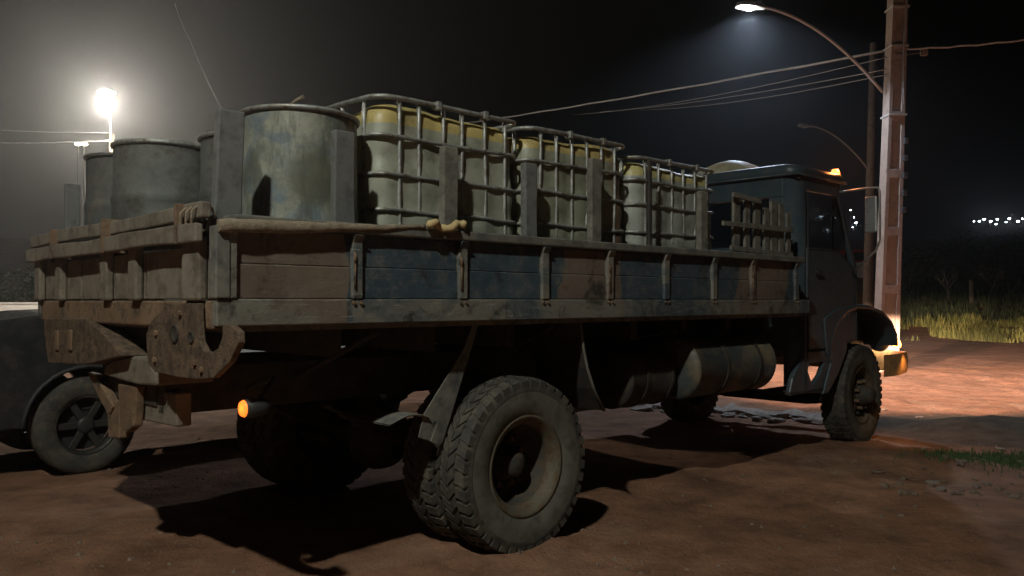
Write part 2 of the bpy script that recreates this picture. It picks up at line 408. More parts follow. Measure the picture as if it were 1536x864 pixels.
# ------------------------------------------------------------------ ground
def seg_dist(x, y, a, b):
    ax, ay = a; bx, by = b; dx, dy = bx - ax, by - ay
    t = max(0, min(1, ((x - ax) * dx + (y - ay) * dy) / (dx * dx + dy * dy)))
    return math.hypot(x - ax - t * dx, y - ay - t * dy)
def ground_h(x, y):
    d = math.hypot(x, y)
    z = 0.035 * fbm(x, y, 0.45) * sstep(2, 9, d) + 0.020 * fbm(x, y, 1.7, 4)
    # low dark bank of soil beside the front wheel, running out to the right
    q = seg_dist(x, y, (5.3, 9.3), (9.5, 9.2))
    z += 0.10 * (1 - sstep(0.1, 1.1, q)) * (1 + 0.5 * fbm(x, y, 1.3))
    q = seg_dist(x, y, (2.2, 8.2), (3.9, 7.5)); z += 0.05 * (1 - sstep(0.0, 0.9, q))
    # ruts in the foreground
    for k, off in enumerate((0.0, 0.17, 0.38)):
        q = seg_dist(x, y, (0.45 + off, 4.3), (1.3 + off, 2.8)); z -= 0.018 * (1 - sstep(0.02, 0.09, q))
    q = seg_dist(x, y, (3.4, 7.0), (5.4, 5.3)); z -= 0.035 * (1 - sstep(0.05, 0.3, q))
    for (wu, wv, hv) in ((0.10, 1.105, 0.13), (0.10, 0.805, 0.13), (5.14, 0.88, 0.13), (5.14, -1.08, 0.13)):
        c = W(wu, wv); dx, dy = x - c.x, y - c.y
        if abs(dx) < 0.8 and abs(dy) < 0.8:
            a_ = (dx * UX.x + dy * UX.y) / 0.26; b_ = (dx * VX.x + dy * VX.y) / (hv + 0.05); e_ = math.hypot(a_, b_)
            z += 0.030 * math.exp(-((e_ - 1.15) / 0.35) ** 2) * (1 + 0.8 * fbm(x, y, 5, 2))
    # verge bank far off, rising behind the dirt yard
    if x > -4:
        z += sstep(29, 60, y + 0.15 * (x - 14)) * 2.6 * sstep(-4, 6, x) * (1 + 0.25 * fbm(x, y, 0.1))
    else:
        z += sstep(18, 60, y) * 1.6
    z += 16 * sstep(120, 260, d)
    return z
def axis(lo, hi, fine, far):
    out = []; x = lo
    while x <= hi: out.append(x); x += fine
    s = fine; x = out[-1]
    while x < far: s *= 1.17; x += s; out.append(x)
    s = fine; x = out[0]; pre = []
    while x > -far: s *= 1.17; x -= s; pre.append(x)
    return pre[::-1] + out
xs = axis(-7, 11, 0.085, 700); ys = axis(2.2, 14.5, 0.085, 700)
gm = MB()
nx = len(xs)
gm.v = [(x, y, ground_h(x, y)) for y in ys for x in xs]
for j in range(len(ys) - 1):
    for i in range(nx - 1):
        gm.f.append([j * nx + i, j * nx + i + 1, (j + 1) * nx + i + 1, (j + 1) * nx + i]); gm.sm.append(True)
ground = gm.build('ground', MT['soil'])
ha = ground.data.attributes.new('dark_bank', 'FLOAT', 'POINT')
ha.data.foreach_set('value', [(1 - sstep(0.5, 1.9, seg_dist(v.co.x, v.co.y, (5.2, 9.4), (12.0, 9.6)))) if 0 < v.co.y < 30 else 0.0 for v in ground.data.vertices]); tag(ground, kind='structure')

# ------------------------------------------------------------------ wheels
def tyre_meshes(r, w, rim_r, lugs, name):
    """axis = local z, outer side +z"""
    h = w / 2
    side = MB().lathe([(rim_r, h * 0.80), (rim_r + 0.02, h * 0.94), (rim_r + (r - rim_r) * 0.45, h * 1.0), (rim_r + (r - rim_r) * 0.62, h * 0.985)], seg=64)
    tread = MB().lathe([(rim_r + (r - rim_r) * 0.62, h * 0.985), (rim_r + (r - rim_r) * 0.66, h * 1.0), (r - 0.045, h * 0.93), (r - 0.020, h * 0.82), (r - 0.014, 0),
                        (r - 0.020, -h * 0.82), (r - 0.045, -h * 0.93), (rim_r + (r - rim_r) * 0.5, -h), (rim_r, -h * 0.8)], seg=64)
    for k in range(lugs):
        a = 2 * math.pi * k / lugs
        for (y0, y1, da, tilt) in ((0.50, 0.97, 0.0, 0.05), (-0.97, -0.50, 0.5, -0.05), (0.03, 0.44, 0.25, -0.09), (-0.44, -0.03, 0.75, 0.09)):
            aa = a + da * 2 * math.pi / lugs; hw = math.pi / lugs * 0.66
            vs = []
            for (yy, ti) in ((y0 * h, 0), (y1 * h, tilt)):
                edge = abs(yy) > h * 0.9
                ro = r - (0.022 if edge else 0.004); ri = r - (0.06 if edge else 0.03)
                for rr in (ri, ro):
                    for s_ in (-hw, hw): vs.append((rr * math.cos(aa + s_ + ti), rr * math.sin(aa + s_ + ti), yy))
            tread.add(vs, [(0, 1, 3, 2), (4, 6, 7, 5), (2, 3, 7, 6), (0, 2, 6, 4), (1, 5, 7, 3)])
    return side, tread
RM_OUT = Matrix.Rotation(R(90), 4, 'X')          # local z -> -y : faces the truck's right side
def wheel(parent, u, v_mid, r, w, rim_r, dish, right=True, proto={}, steer=0.0, key='rear', rim_mat=None):
    """dish < 0: deep hollow outer dual; dish > 0: hub stands out"""
    e = empty('wheel'); e.parent = parent
    e.matrix_local = Matrix.Translation(T(u, v_mid, r - 0.028)) @ Matrix.Rotation(steer, 4, 'Z') @ Matrix.Rotation(R(90 if right else -90), 4, 'X')
    if key not in proto:
        s_, t_ = tyre_meshes(r, w, rim_r, 40, key)
        h = w / 2
        rim = MB().lathe([(rim_r - 0.012, h * 0.70), (rim_r + 0.012, h * 0.86), (rim_r + 0.010, h * 0.92), (rim_r - 0.008, h * 0.90), (rim_r - 0.02, h * 0.78), (rim_r - 0.045, h * 0.62), (rim_r - 0.05, h * 0.3)], seg=56)
        well = MB()
        if dish < 0:
            well.lathe([(rim_r - 0.05, h * 0.3), (rim_r - 0.06, -h * 0.2), (rim_r - 0.075, -h * 0.75), (0.16, -h * 0.95), (0.11, -h * 0.9), (0.0, -h * 0.9)], seg=56)
        else:
            well.lathe([(rim_r - 0.05, h * 0.3), (rim_r - 0.06, h * 0.05), (rim_r - 0.085, h * 0.15), (0.15, h * 0.62), (0.10, h * 0.66), (0.0, h * 0.66)], seg=56)
        for k in range(8):                                        # hand holes as raised dark bosses between nuts
            a = 2 * math.pi * k / 8
            hr = 0.185 if rim_r > 0.24 else 0.13
            zz = -h * 0.86 if dish < 0 else h * 0.47
            well.tube([(hr * math.cos(a), hr * math.sin(a), zz - 0.01), (hr * math.cos(a), hr * math.sin(a), zz + 0.012)], 0.022, 10)
        hub = MB()
        z0 = -h * 0.92 if dish < 0 else h * 0.60
        hub.lathe([(0.105, z0), (0.105, z0 + 0.05), (0.085, z0 + 0.07), (0.078, z0 + 0.13), (0.055, z0 + 0.15), (0.0, z0 + 0.152)], seg=28)
        nuts = []
        proto[key] = (s_.mesh('sidewall'), t_.mesh('tread'), rim.mesh('rim'), well.mesh('wheel_disc'), hub.mesh('hub'), z0)
    s_, t_, rm_, we_, hu_, z0 = proto[key]
    def ob(name, me, m):
        o = bpy.data.objects.new(name, me)
        if not me.materials: me.materials.append(m)
        C.objects.link(o); o.parent = e; return o
    ob('tread', t_, MT['rubber']); ob('sidewall', s_, MT['sidewall'])
    ob('rim', rm_, rim_mat or MT['rim']); ob('wheel_disc', we_, MT['rim_dark']); ob('hub', hu_, MT['rim_dark'])
    if 'nut' not in proto:
        proto['nut'] = MB().tube([(0, 0, 0), (0, 0, 0.05)], 0.019, 6).mesh('lug_nut')
    for k in range(8):
        a = 2 * math.pi * (k + 0.5) / 8
        nb = ob('lug_nut', proto['nut'], MT['rusty']); nb.location = (0.138 * math.cos(a), 0.138 * math.sin(a), z0 + 0.0)
    return e

def beam_pattern(L):
    """low-beam distribution of a headlamp: strongest just under the horizon, weak above it"""
    L.use_nodes = True; nt = L.node_tree; em = nt.nodes['Emission']
    g = nt.nodes.new('ShaderNodeNewGeometry'); sep = nt.nodes.new('ShaderNodeSeparateXYZ'); nt.links.new(g.outputs['Incoming'], sep.inputs[0])
    def mth(op, a, b):
        n = nt.nodes.new('ShaderNodeMath'); n.operation = op
        for i, v in enumerate((a, b)):
            if isinstance(v, (int, float)): n.inputs[i].default_value = v
            else: nt.links.new(v, n.inputs[i])
        return n.outputs[0]
    z = sep.outputs['Z']
    dn = mth('MINIMUM', z, 0.0)
    low = mth('MINIMUM', mth('DIVIDE', 0.0006, mth('ADD', mth('POWER', mth('ABSOLUTE', dn, 0.0), 3.0), 0.0006)), 0.30)
    up = nt.nodes.new('ShaderNodeMapRange'); nt.links.new(z, up.inputs['Value'])
    up.inputs['From Min'].default_value = 0.0; up.inputs['From Max'].default_value = 0.02; up.inputs['To Min'].default_value = 1.0; up.inputs['To Max'].default_value = 0.007
    nt.links.new(mth('MULTIPLY', low, up.outputs[0]), em.inputs['Strength'])

# ------------------------------------------------------------------ the truck
truck = empty('flatbed_truck', ORG, TROT, 'old camouflage flatbed truck with dusty side boards carrying liquid tanks', 'truck')
UR, UF, VR, VL = -1.74, 3.55, 1.22, -1.42         # bed: rear, front, right side, left side
VC = -0.10                                        # centre line
def tb(u0, u1, v0, v1, z0, z1): return MB().box(u0, u1, -v1, -v0, z0, z1)
# chassis
for vv in (VC - 0.42, VC + 0.42):
    tb(UR + 0.1, 6.0, vv - 0.04, vv + 0.04, 0.86, 1.10).build('chassis_rail', MT['chassis'], truck, 0.006)
for uu in (-1.6, -0.75, 0.75, 2.0, 3.3):
    tb(uu - 0.05, uu + 0.05, VC - 0.38, VC + 0.38, 0.90, 1.06).build('crossmember', MT['chassis'], truck)
for k in range(9):
    uu = UR + 0.15 + k * 0.63
    tb(uu - 0.04, uu + 0.04, VL + 0.30, VR - 0.36, 1.15, 1.30).build('floor_bearer', MT['chassis'], truck)
# bed floor planks
nb_ = 12
for k in range(nb_):
    v0 = VL + 0.05 + k * (VR - VL - 0.1) / nb_
    tb(UR + 0.03, UF - 0.02, v0 + 0.004, v0 + (VR - VL - 0.1) / nb_ - 0.004, 1.302, 1.36).build('floor_plank', MT['wood'], truck)
# side boards: bottom rail, panels between stakes, top rail
STK = [-1.70, -1.06, -0.39, 0.25, 0.85, 1.46, 2.06, 2.61, 3.32]
for side, vo in ((1, VR), (-1, VL)):
    s_ = side
    def sv(a, b):                                  # depth measured inwards from the outer face
        return (vo - b, vo - a) if s_ > 0 else (vo + a, vo + b)
    a, b = sv(0.0, 0.05)
    tb(UR - 0.02, UF, a, b, 1.33, 1.447).build('bottom_rail', MT['rail_camo'], truck, 0.006)
    a, b = sv(0.035, 0.06)
    for k in range(len(STK) - 1):
        m = MB()
        u0, u1 = STK[k] + 0.028, STK[k + 1] - 0.028
        # pressed sheet: upper half flat, lower half slightly proud
        ga, gb = sv(0.014, 0.05); m.box(u0, u1, -gb, -ga, 1.449, 1.60)
        ga, gb = sv(0.020, 0.05); m.box(u0, u1, -gb, -ga, 1.602, 1.757)
        m.build('side_panel', MT['camo'], truck, 0.005)
    for k, u in enumerate(STK):
        ga, gb = sv(-0.006, 0.085)
        m = MB()
        # stake pocket: narrow at the foot, gusset flaring out under the top rail
        y0, y1 = -gb, -ga; yo = -(vo + 0.028) if s_ > 0 else -(vo - 0.028)
        yi = -ga if s_ > 0 else -gb
        m.box(u - 0.028, u + 0.028, y0, y1, 1.449, 1.757)
        pts = [(u - 0.006 if s_ > 0 else u, yi, 1.56), (u, yi, 1.757), (u, yo, 1.757)]
        m.prism([(u - 0.028, p[1], p[2]) for p in pts], (0.056, 0, 0))
        m.build('stake_pocket', MT['rail_camo'], truck, 0.004)
    ga, gb = sv(-0.020, 0.10)
    tb(UR + 0.05, UF - 0.12, ga, gb, 1.762, 1.812).build('top_rail', MT['rail'], truck, 0.008)
    ga, gb = sv(-0.012, 0.0)
    for u in (-1.05, -0.38, 0.86, 2.62):
        m = MB().tube([T(u - 0.03, (vo + 0.012) * 1.0, 1.62), T(u - 0.03, vo + 0.012, 1.66), T(u - 0.03, vo - 0.01, 1.68)], 0.007, 6)
        m.tube([T(u - 0.03, vo + 0.012, 1.63), T(u - 0.03, vo + 0.012, 1.50)], 0.005, 6)
        if s_ > 0: m.build('latch', MT['rusty'], truck)
bolt = None
for u in STK[1:]:
    for du in (-0.02, 0.02):
        m = MB().tube([T(u + du, VR - 0.004, 1.43), T(u + du, VR + 0.010, 1.43)], 0.009, 6)
        m.build('rail_bolt', MT['rusty'], truck)
# stake posts standing above the right side board
for u, top, w, lean, mt in [(-1.665, 2.29, 0.062, 0.03, 'post'), (-1.05, 2.28, 0.058, 0.0, 'post'), (-0.37, 2.29, 0.052, 0.0, 'wood'),
                            (0.265, 2.27, 0.050, -0.005, 'post'), (0.86, 2.37, 0.050, 0.01, 'wood'), (1.45, 2.43, 0.018, 0.0, 'chassis'), (2.11, 2.27, 0.048, 0.02, 'wood')]:
    m = MB()
    n = 6; pr = []
    for i in range(n + 1):
        t = i / n; z = 1.40 + (top - 1.40) * t; uu = u + lean * t + 0.006 * mnoise.noise(Vector((u * 9, t * 3, 0)))
        ww = w * (1 + 0.08 * mnoise.noise(Vector((u * 5, t * 5, 2)))); th = 0.024 if w > 0.03 else 0.012
        pr.append([T(uu - ww, VR - 0.125, z), T(uu + ww, VR - 0.125, z), T(uu + ww, VR - 0.125 - th * 2, z), T(uu - ww, VR - 0.125 - th * 2, z)])
    vs = [p for q in pr for p in q]; fs = []
    for i in range(n):
        for k in range(4): fs.append((i * 4 + k, i * 4 + (k + 1) % 4, i * 4 + 4 + (k + 1) % 4, i * 4 + 4 + k))
    fs += [(3, 2, 1, 0), tuple(range(4 * n, 4 * n + 4))]
    m.add(vs, fs); m.build('stake_post', MT[mt], truck, 0.008)
# left side posts
for u, top in ((-1.6, 2.2), (-0.9, 2.25), (0.3, 2.25), (1.5, 2.25)):
    tb(u - 0.045, u + 0.045, VL + 0.12, VL + 0.165, 1.40, top).build('stake_post', MT['post'], truck, 0.008)

# tailgate across the rear
def pu(pts, u): return [T(u, *onU(px, py, u)) for px, py in pts]
for k, (v0, v1) in enumerate(((VL + 0.03, -0.62), (-0.60, 0.36), (0.38, 1.10))):
    m = MB(); m.box(UR, UR + 0.03, -v1, -v0, 1.447, 1.68)
    m.build('tailgate_board', MT['tan'], truck, 0.006)
for v in (-1.36, -0.92, -0.12, 0.30, 1.0):
    w = 0.055 if v < 0.9 else 0.095
    MB().box(UR - 0.045, UR - 0.003, -v - w, -v + w, 1.44, 1.72).build('tailgate_rib', MT['tan'], truck, 0.012)
tb(UR + 0.034, UR + 0.06, VL + 0.06, VR - 0.10, 1.447, 1.80).build('gap_light_block', MT['chassis'], truck)  # added dark sheet, keeps light from showing through the tailgate gaps
def sag_board(z, hh, du, th, seed):
    vs = []; n = 22
    for i in range(n + 1):
        t = i / n; v = VL - 0.05 + (VR - 0.03 - VL) * t
        zz = z + 0.016 * mnoise.noise(Vector((t * 3.2, seed, 1))); h2 = hh * (1 + 0.16 * mnoise.noise(Vector((t * 8, seed, 5))))
        u = UR + du + 0.014 * mnoise.noise(Vector((t * 5, seed, 9)))
        vs += [T(u - th, v, zz - h2), T(u - th, v, zz + h2), T(u + th, v, zz + h2 * 0.92), T(u + th, v, zz - h2)]
    MB().add(vs, [(i * 4 + k, i * 4 + (k + 1) % 4, i * 4 + 4 + (k + 1) % 4, i * 4 + 4 + k) for i in range(n) for k in range(4)] + [(3, 2, 1, 0), (n * 4, n * 4 + 1, n * 4 + 2, n * 4 + 3)]).build('tailgate_rail', MT['tan'], truck, 0.008)
sag_board(1.732, 0.040, -0.065, 0.018, 3.1)
sag_board(1.826, 0.036, -0.03, 0.024, 7.7)
for v in (0.95, 0.0, -0.9):
    MB().box(UR - 0.092, UR + 0.03, -v - 0.010, -v + 0.010, 1.69, 1.868).build('tailgate_strap', MT['rusty'], truck, 0.003)
tb(UR - 0.01, UR + 0.09, VL + 0.02, VR - 0.06, 1.315, 1.44).build('rear_beam', MT['rusty'], truck, 0.01)
# corner post of the side board at the rear, pale
MB().box(UR - 0.03, UR + 0.035, -(VR + 0.012), -(VR - 0.06), 1.45, 1.76).build('corner_post', MT['rail'], truck, 0.006)
# rear hanging plates: big hook plate and boxed plate
hook = [(250, 455), (238, 470), (226, 482), (219, 500), (221, 545), (232, 558), (268, 566), (296, 569), (320, 567), (344, 543), (358, 514), (357, 498), (346, 488), (334, 486), (333, 506), (327, 522), (316, 530), (306, 526), (299, 512), (297, 490), (296, 455)]
MB().prism(pu(hook, UR - 0.05), (0.03, 0, 0)).build('hook_plate', MT['rust_plate'], truck, 0.004)
MB().prism(pu([(290, 470), (338, 476), (336, 532), (292, 528)], UR + 0.06), (0.05, 0, 0)).build('hook_backing', MT['chassis'], truck)
for px, py, rr_ in ((259, 500, 0.045), (284, 506, 0.028)):
    v, z = onU(px, py, UR - 0.06); MB().lathe([(rr_, 0), (rr_, 0.006), (rr_ * 0.7, 0.007), (rr_ * 0.6, 0.002), (0, 0.002)], Matrix.Translation(T(UR - 0.05, v, z)) @ Matrix.Rotation(R(-90), 4, 'Y'), 20).build('bolt_hole', MT['chassis'], truck)
for px, py in ((232, 500), (230, 540), (300, 555), (268, 470), (290, 545)):
    v, z = onU(px, py, UR - 0.06); MB().lathe([(0.014, 0), (0.014, 0.012), (0.0, 0.014)], Matrix.Translation(T(UR - 0.05, v, z)) @ Matrix.Rotation(R(-90), 4, 'Y'), 6, False).build('bolt', MT['rusty'], truck)
box_l = [(66, 478), (66, 500), (72, 544), (128, 547), (181, 534), (170, 518), (157, 503), (128, 478)]
MB().prism(pu(box_l, UR - 0.04), (0.14, 0, 0)).build('hanging_plate', MT['rust_plate'], truck, 0.006)
for px in (84, 104):
    v, z = onU(px, 508, UR - 0.05); MB().box(UR - 0.052, UR - 0.038, -v - 0.03, -v + 0.03, z - 0.07, z + 0.05).build('plate_rib', MT['rusty'], truck, 0.006)
# hitch block and beam
MB().prism(pu([(154, 562), (158, 548), (172, 540), (200, 534), (220, 538), (233, 560), (233, 579), (205, 577), (176, 569)], UR + 0.02), (0.3, 0, 0)).build('hitch_block', MT['tan'], truck, 0.012)
MB().prism(pu([(176, 584), (264, 590), (264, 641), (200, 628), (176, 620)], UR + 0.10), (0.08, 0, 0)).build('hitch_beam', MT['tan'], truck, 0.01)
MB().prism(pu([(160, 600), (178, 602), (178, 658), (162, 656)], UR + 0.05), (0.06, 0, 0)).build('hitch_leg', MT['rusty'], truck, 0.008)
MB().prism(pu([(130, 558), (142, 562), (170, 610), (164, 622), (152, 606)], UR + 0.04), (0.05, 0, 0)).build('hitch_stay', MT['rusty'], truck, 0.008)
MB().prism(pu([(176, 575), (205, 578), (200, 640), (188, 650), (180, 640)], UR + 0.04), (0.05, 0, 0)).build('hitch_hook', MT['rusty'], truck, 0.01)
# tail lamp: lit orange lens facing backwards in a dark housing
vt, zt = onU(376, 612, UR + 0.25)
LMt = Matrix.Translation(T(UR + 0.22, vt, zt)) @ Matrix.Rotation(R(90), 4, 'Y')
tl = MB().lathe([(0.0, 0.12), (0.030, 0.12), (0.042, 0.08), (0.046, 0.0), (0.040, -0.004)], LMt, 24).build('tail_lamp', MT['plastic'], truck)
m_amber = emit('amber_lens', (1.0, 0.20, 0.025), 1.5)
MB().lathe([(0.040, -0.004), (0.034, -0.016), (0.0, -0.022)], LMt, 24).build('lens', m_amber, tl)
MB().tube([T(UR + 0.30, vt, zt + 0.04), T(UR + 0.42, vt - 0.1, zt + 0.12), T(UR + 0.55, VC + 0.45, zt + 0.02)], 0.012, 6).build('lamp_bracket', MT['chassis'], truck)
L = bpy.data.lights.new('tail_lamp_light', 'POINT'); L.energy = 0.35; L.color = (1, 0.35, 0.08); L.shadow_soft_size = 0.03
lo = bpy.data.objects.new('tail_lamp_light', L); C.objects.link(lo); lo.parent = truck; lo.location = T(UR + 0.16, vt, zt)

# axles, springs, wheels
RW = 0.515
MB().tube([T(0.10, VC - 1.0, RW - 0.015), T(0.10, VC + 1.0, RW - 0.015)], 0.085, 14).build('rear_axle', MT['chassis'], truck)
MB().lathe([(0.0, -0.2), (0.12, -0.18), (0.2, -0.08), (0.22, 0), (0.2, 0.08), (0.12, 0.18), (0, 0.2)], Matrix.Translation(T(0.0, VC, RW)) @ Matrix.Rotation(R(90), 4, 'X'), 24).build('differential', MT['chassis'], truck)
for vv in (VC - 0.5, VC + 0.5):
    m = MB()
    for k in range(6):
        L_ = 0.75 - k * 0.1
        pts = [T(0.03 + L_ * s / 6, vv, 0.62 + 0.035 * k * 0 - k * 0.016 + 0.20 * (s / 6 * L_ / 0.75) ** 2) for s in range(-6, 7)]
        for i in range(12):
            p, q = pts[i], pts[i + 1]
            m.add([p + Vector((0, -.04, 0)), p + Vector((0, .04, 0)), q + Vector((0, .04, 0)), q + Vector((0, -.04, 0)),
                   p + Vector((0, -.04, .012)), p + Vector((0, .04, .012)), q + Vector((0, .04, .012)), q + Vector((0, -.04, .012))],
                  [(0, 1, 2, 3), (7, 6, 5, 4), (0, 4, 5, 1), (1, 5, 6, 2), (2, 6, 7, 3), (3, 7, 4, 0)])
    m.build('leaf_spring', MT['chassis'], truck)
MB().tube([T(0.2, VC, 0.55), T(1.6, VC, 0.80), T(4.2, VC, 0.85)], 0.05, 12).build('drive_shaft', MT['chassis'], truck)
wheel(truck, 0.10, 1.23 - 0.125, RW, 0.25, 0.285, -1, True, key='dual')
wheel(truck, 0.10, 1.23 - 0.125 - 0.30, RW, 0.25, 0.285, 1, True, key='steer')
wheel(truck, 0.10, 2 * VC - (1.23 - 0.125), RW, 0.25, 0.285, -1, False, key='dual')
wheel(truck, 0.10, 2 * VC - (1.23 - 0.425), RW, 0.25, 0.285, 1, False, key='steer')
wheel(truck, 5.14, 0.88, RW, 0.24, 0.285, 1, True, key='steer', steer=R(2), rim_mat=MT['rim_dark'])
wheel(truck, 5.14, 2 * VC - 0.88, RW, 0.24, 0.285, 1, False, key='steer', rim_mat=MT['rim_dark'])
MB().tube([T(5.14, VC - 0.95, 0.46), T(5.14, VC - 0.5, 0.40), T(5.14, VC + 0.5, 0.40), T(5.14, VC + 0.95, 0.46)], 0.06, 10).build('front_axle', MT['chassis'], truck)
# mud guards of the rear wheel: bent sheet stays hanging from the bed
def pv(pts, v): return [T(onV(px, py, v)[0], v, onV(px, py, v)[1]) for px, py in pts]
MB().prism(pv([(718, 486), (710, 486), (697, 520), (682, 548), (655, 590), (636, 622), (628, 656), (640, 660), (652, 632), (657, 634), (646, 662), (658, 669), (664, 664), (678, 620), (694, 566), (701, 545)], 1.06), (0, 0.008, 0)).build('mudguard_stay', MT['rail'], truck, 0.002)
arc = []
for i in range(9):
    px = 580 + i * 7.5; py = 636 - 16 * math.sin(math.pi * (i / 8) * 0.75)
    arc.append((px, py))
m = MB(); top = [onV(px, py, 1.05) for px, py in arc]
vs = [T(u, vv, z - dz) for (u, z) in top for (vv, dz) in ((1.08, 0.0), (0.72, 0.0), (0.72, 0.008), (1.08, 0.008))]
fs = [(i * 4 + k, i * 4 + (k + 1) % 4, i * 4 + 4 + (k + 1) % 4, i * 4 + 4 + k) for i in range(8) for k in range(4)]
m.add(vs, fs, True); m.build('mudguard_lip', MT['rail'], truck)
fl = [(870, 482), (874, 520), (880, 552), (890, 584), (905, 616)]
m = MB(); vs = []
for px, py in fl:
    u, z = onV(px, py, 1.12)
    for vv, du in ((1.12, 0), (0.62, 0.02), (0.62, 0.03), (1.12, 0.01)): vs.append(T(u + du, vv, z))
m.add(vs, [(i * 4 + k, i * 4 + (k + 1) % 4, i * 4 + 4 + (k + 1) % 4, i * 4 + 4 + k) for i in range(4) for k in range(4)])
fp = m.build('mud_flap', MT['chassis'], truck, 0.002)
MB().tube([T(*(lambda q: (q[0], 1.125, q[1]))(onV(px, py, 1.12))) for px, py in fl], 0.010, 6).build('lit_edge', MT['rail'], fp)  # pale bead stands for the lit edge, dark flap for its shaded face
MB().tube([T(-0.9, VC + 0.45, 1.0), T(-0.7, 0.9, 1.28)], 0.018, 6).build('bed_brace', MT['chassis'], truck)
MB().tube([T(0.5, VC + 0.45, 1.0), T(0.62, 0.95, 1.28)], 0.018, 6).build('bed_brace', MT['chassis'], truck)
# fuel and air tanks under the bed
def drum(u0, u1, v, z, r_, name, mt):
    Mx = Matrix.Translation(T(u0, v, z)) @ Matrix.Rotation(R(90), 4, 'Y'); l = u1 - u0
    pr = [(0, -0.02), (r_ * 0.6, -0.018), (r_ * 0.93, -0.008), (r_, 0.012), (r_ + 0.006, 0.02), (r_, 0.03), (r_, l * 0.5), (r_, l - 0.03), (r_ + 0.006, l - 0.02), (r_, l - 0.012), (r_ * 0.93, l + 0.008), (r_ * 0.6, l + 0.018), (0, l + 0.02)]
    return MB().lathe(pr, Mx, 40).build(name, mt, truck)
ft = drum(1.98, 3.12, 0.91, 0.925, 0.232, 'fuel_tank', MT['tank'])
for uu in (2.38, 2.86):
    MB().lathe([(0.234, -0.02), (0.243, -0.02), (0.243, 0.02), (0.234, 0.02)], Matrix.Translation(T(uu, 0.91, 0.925)) @ Matrix.Rotation(R(90), 4, 'Y'), 40, False).build('strap', MT['chassis'], ft)
MB().tube([T(2.62, 0.90, 1.13), T(2.62, 0.90, 1.18)], 0.04, 14).build('filler_cap', MT['rusty'], ft)
at_ = drum(1.36, 1.88, 0.78, 0.88, 0.215, 'air_tank', MT['chassis'])
for uu in (1.55, 1.85):
    MB().lathe([(0.217, -0.015), (0.224, -0.015), (0.224, 0.015), (0.217, 0.015)], Matrix.Translation(T(uu, 0.78, 0.88)) @ Matrix.Rotation(R(90), 4, 'Y'), 36, False).build('strap', MT['chassis'], at_)
for uu in (1.55, 1.85, 2.38, 2.86):
    tb(uu - 0.02, uu + 0.02, VC + 0.44, 0.80, 1.08, 1.14).build('tank_bracket', MT['chassis'], truck)
MB().prism([T(2.10, 0.86, 1.05), T(2.06, 0.86, 1.22), T(2.13, 0.86, 1.17), T(2.22, 0.86, 1.20), T(2.26, 0.86, 1.10), T(2.18, 0.86, 1.06)], (0, 0.01, 0)).build('torn_bracket', MT['rusty'], truck)
MB().tube([T(1.7, 0.7, 1.15), T(2.0, 0.85, 1.20), T(2.25, 0.85, 1.14), T(2.6, 0.74, 1.2)], 0.01, 6).build('air_hose', MT['plastic'], truck)

# cab
cab = empty('cab'); cab.parent = truck
CR, CLf = 0.98, -1.18                              # right and left side of the cab
U0, U1 = 3.80, 5.06
def side_poly(pts, v0, th, name, m, parent=cab, bevel=0.012):
    return MB().prism([T(u, v0, z) for u, z in pts], (0, th, 0)).build(name, m, parent, bevel)
for s_, vv in ((1, CR), (-1, CLf)):
    th = 0.05 * s_
    # door: lower panel; pillar frame round the window
    d = side_poly([(3.99, 0.98), (3.99, 1.93), (4.62, 1.93), (5.04, 1.74), (5.04, 1.05), (4.62, 0.98)], vv, th, 'door', MT['cab'])
    MB().prism([T(4.00, vv + 0.001 * s_, 1.935), T(4.00, vv + 0.001 * s_, 2.455), T(4.60, vv + 0.001 * s_, 2.455), T(4.78, vv + 0.001 * s_, 2.09), T(4.62, vv + 0.001 * s_, 1.935)], (0, 0.008 * s_, 0)).build('window', MT['glass'], cab)
    MB().tube([T(u_, vv + 0.002 * s_, z_) for u_, z_ in ((4.0, 2.455), (4.0, 0.985), (4.62, 0.985), (5.03, 1.055), (5.03, 1.735), (4.62, 1.925), (4.0, 1.925))], 0.006, 5).build('door_seal', MT['plastic'], cab)
    MB().box(4.10, 4.22, -vv - 0.03 * s_ - 0.012, -vv - 0.03 * s_ + 0.012, 1.70, 1.725).build('door_handle', MT['plastic'], cab, 0.004)
    side_poly([(3.94, 0.62), (3.94, 2.585), (3.985, 2.585), (3.985, 0.62)], vv - 0.004 * s_, th, 'pillar', MT['cab'])
    side_poly([(3.975, 2.46), (3.975, 2.59), (4.70, 2.59), (4.66, 2.46)], vv - 0.004 * s_, th, 'window_header', MT['cab'])
    side_poly([(4.625, 2.455), (4.70, 2.455), (5.10, 1.72), (5.045, 1.745), (4.99, 1.76)], vv - 0.004 * s_, th, 'windscreen_pillar', MT['cab'])
    MB().tube([T(4.56, vv - 0.02 * s_, 1.93), T(4.56, vv - 0.02 * s_, 2.46)], 0.012, 6).build('window_bar', MT['cab'], cab)
    stp = [onV(px, py, CR) for px, py in ((1186, 590), (1190, 568), (1204, 536), (1217, 538), (1213, 556), (1220, 578), (1231, 562), (1244, 524), (1252, 486), (1262, 486), (1256, 525), (1246, 568), (1240, 590))]
    side_poly(stp, vv - 0.004 * s_, th, 'step_frame', MT['cab'])
    tb(3.66, 4.32, min(vv, vv - 0.35 * s_), max(vv, vv - 0.35 * s_), 0.592, 0.615).build('step_plate', MT['chassis'], cab)
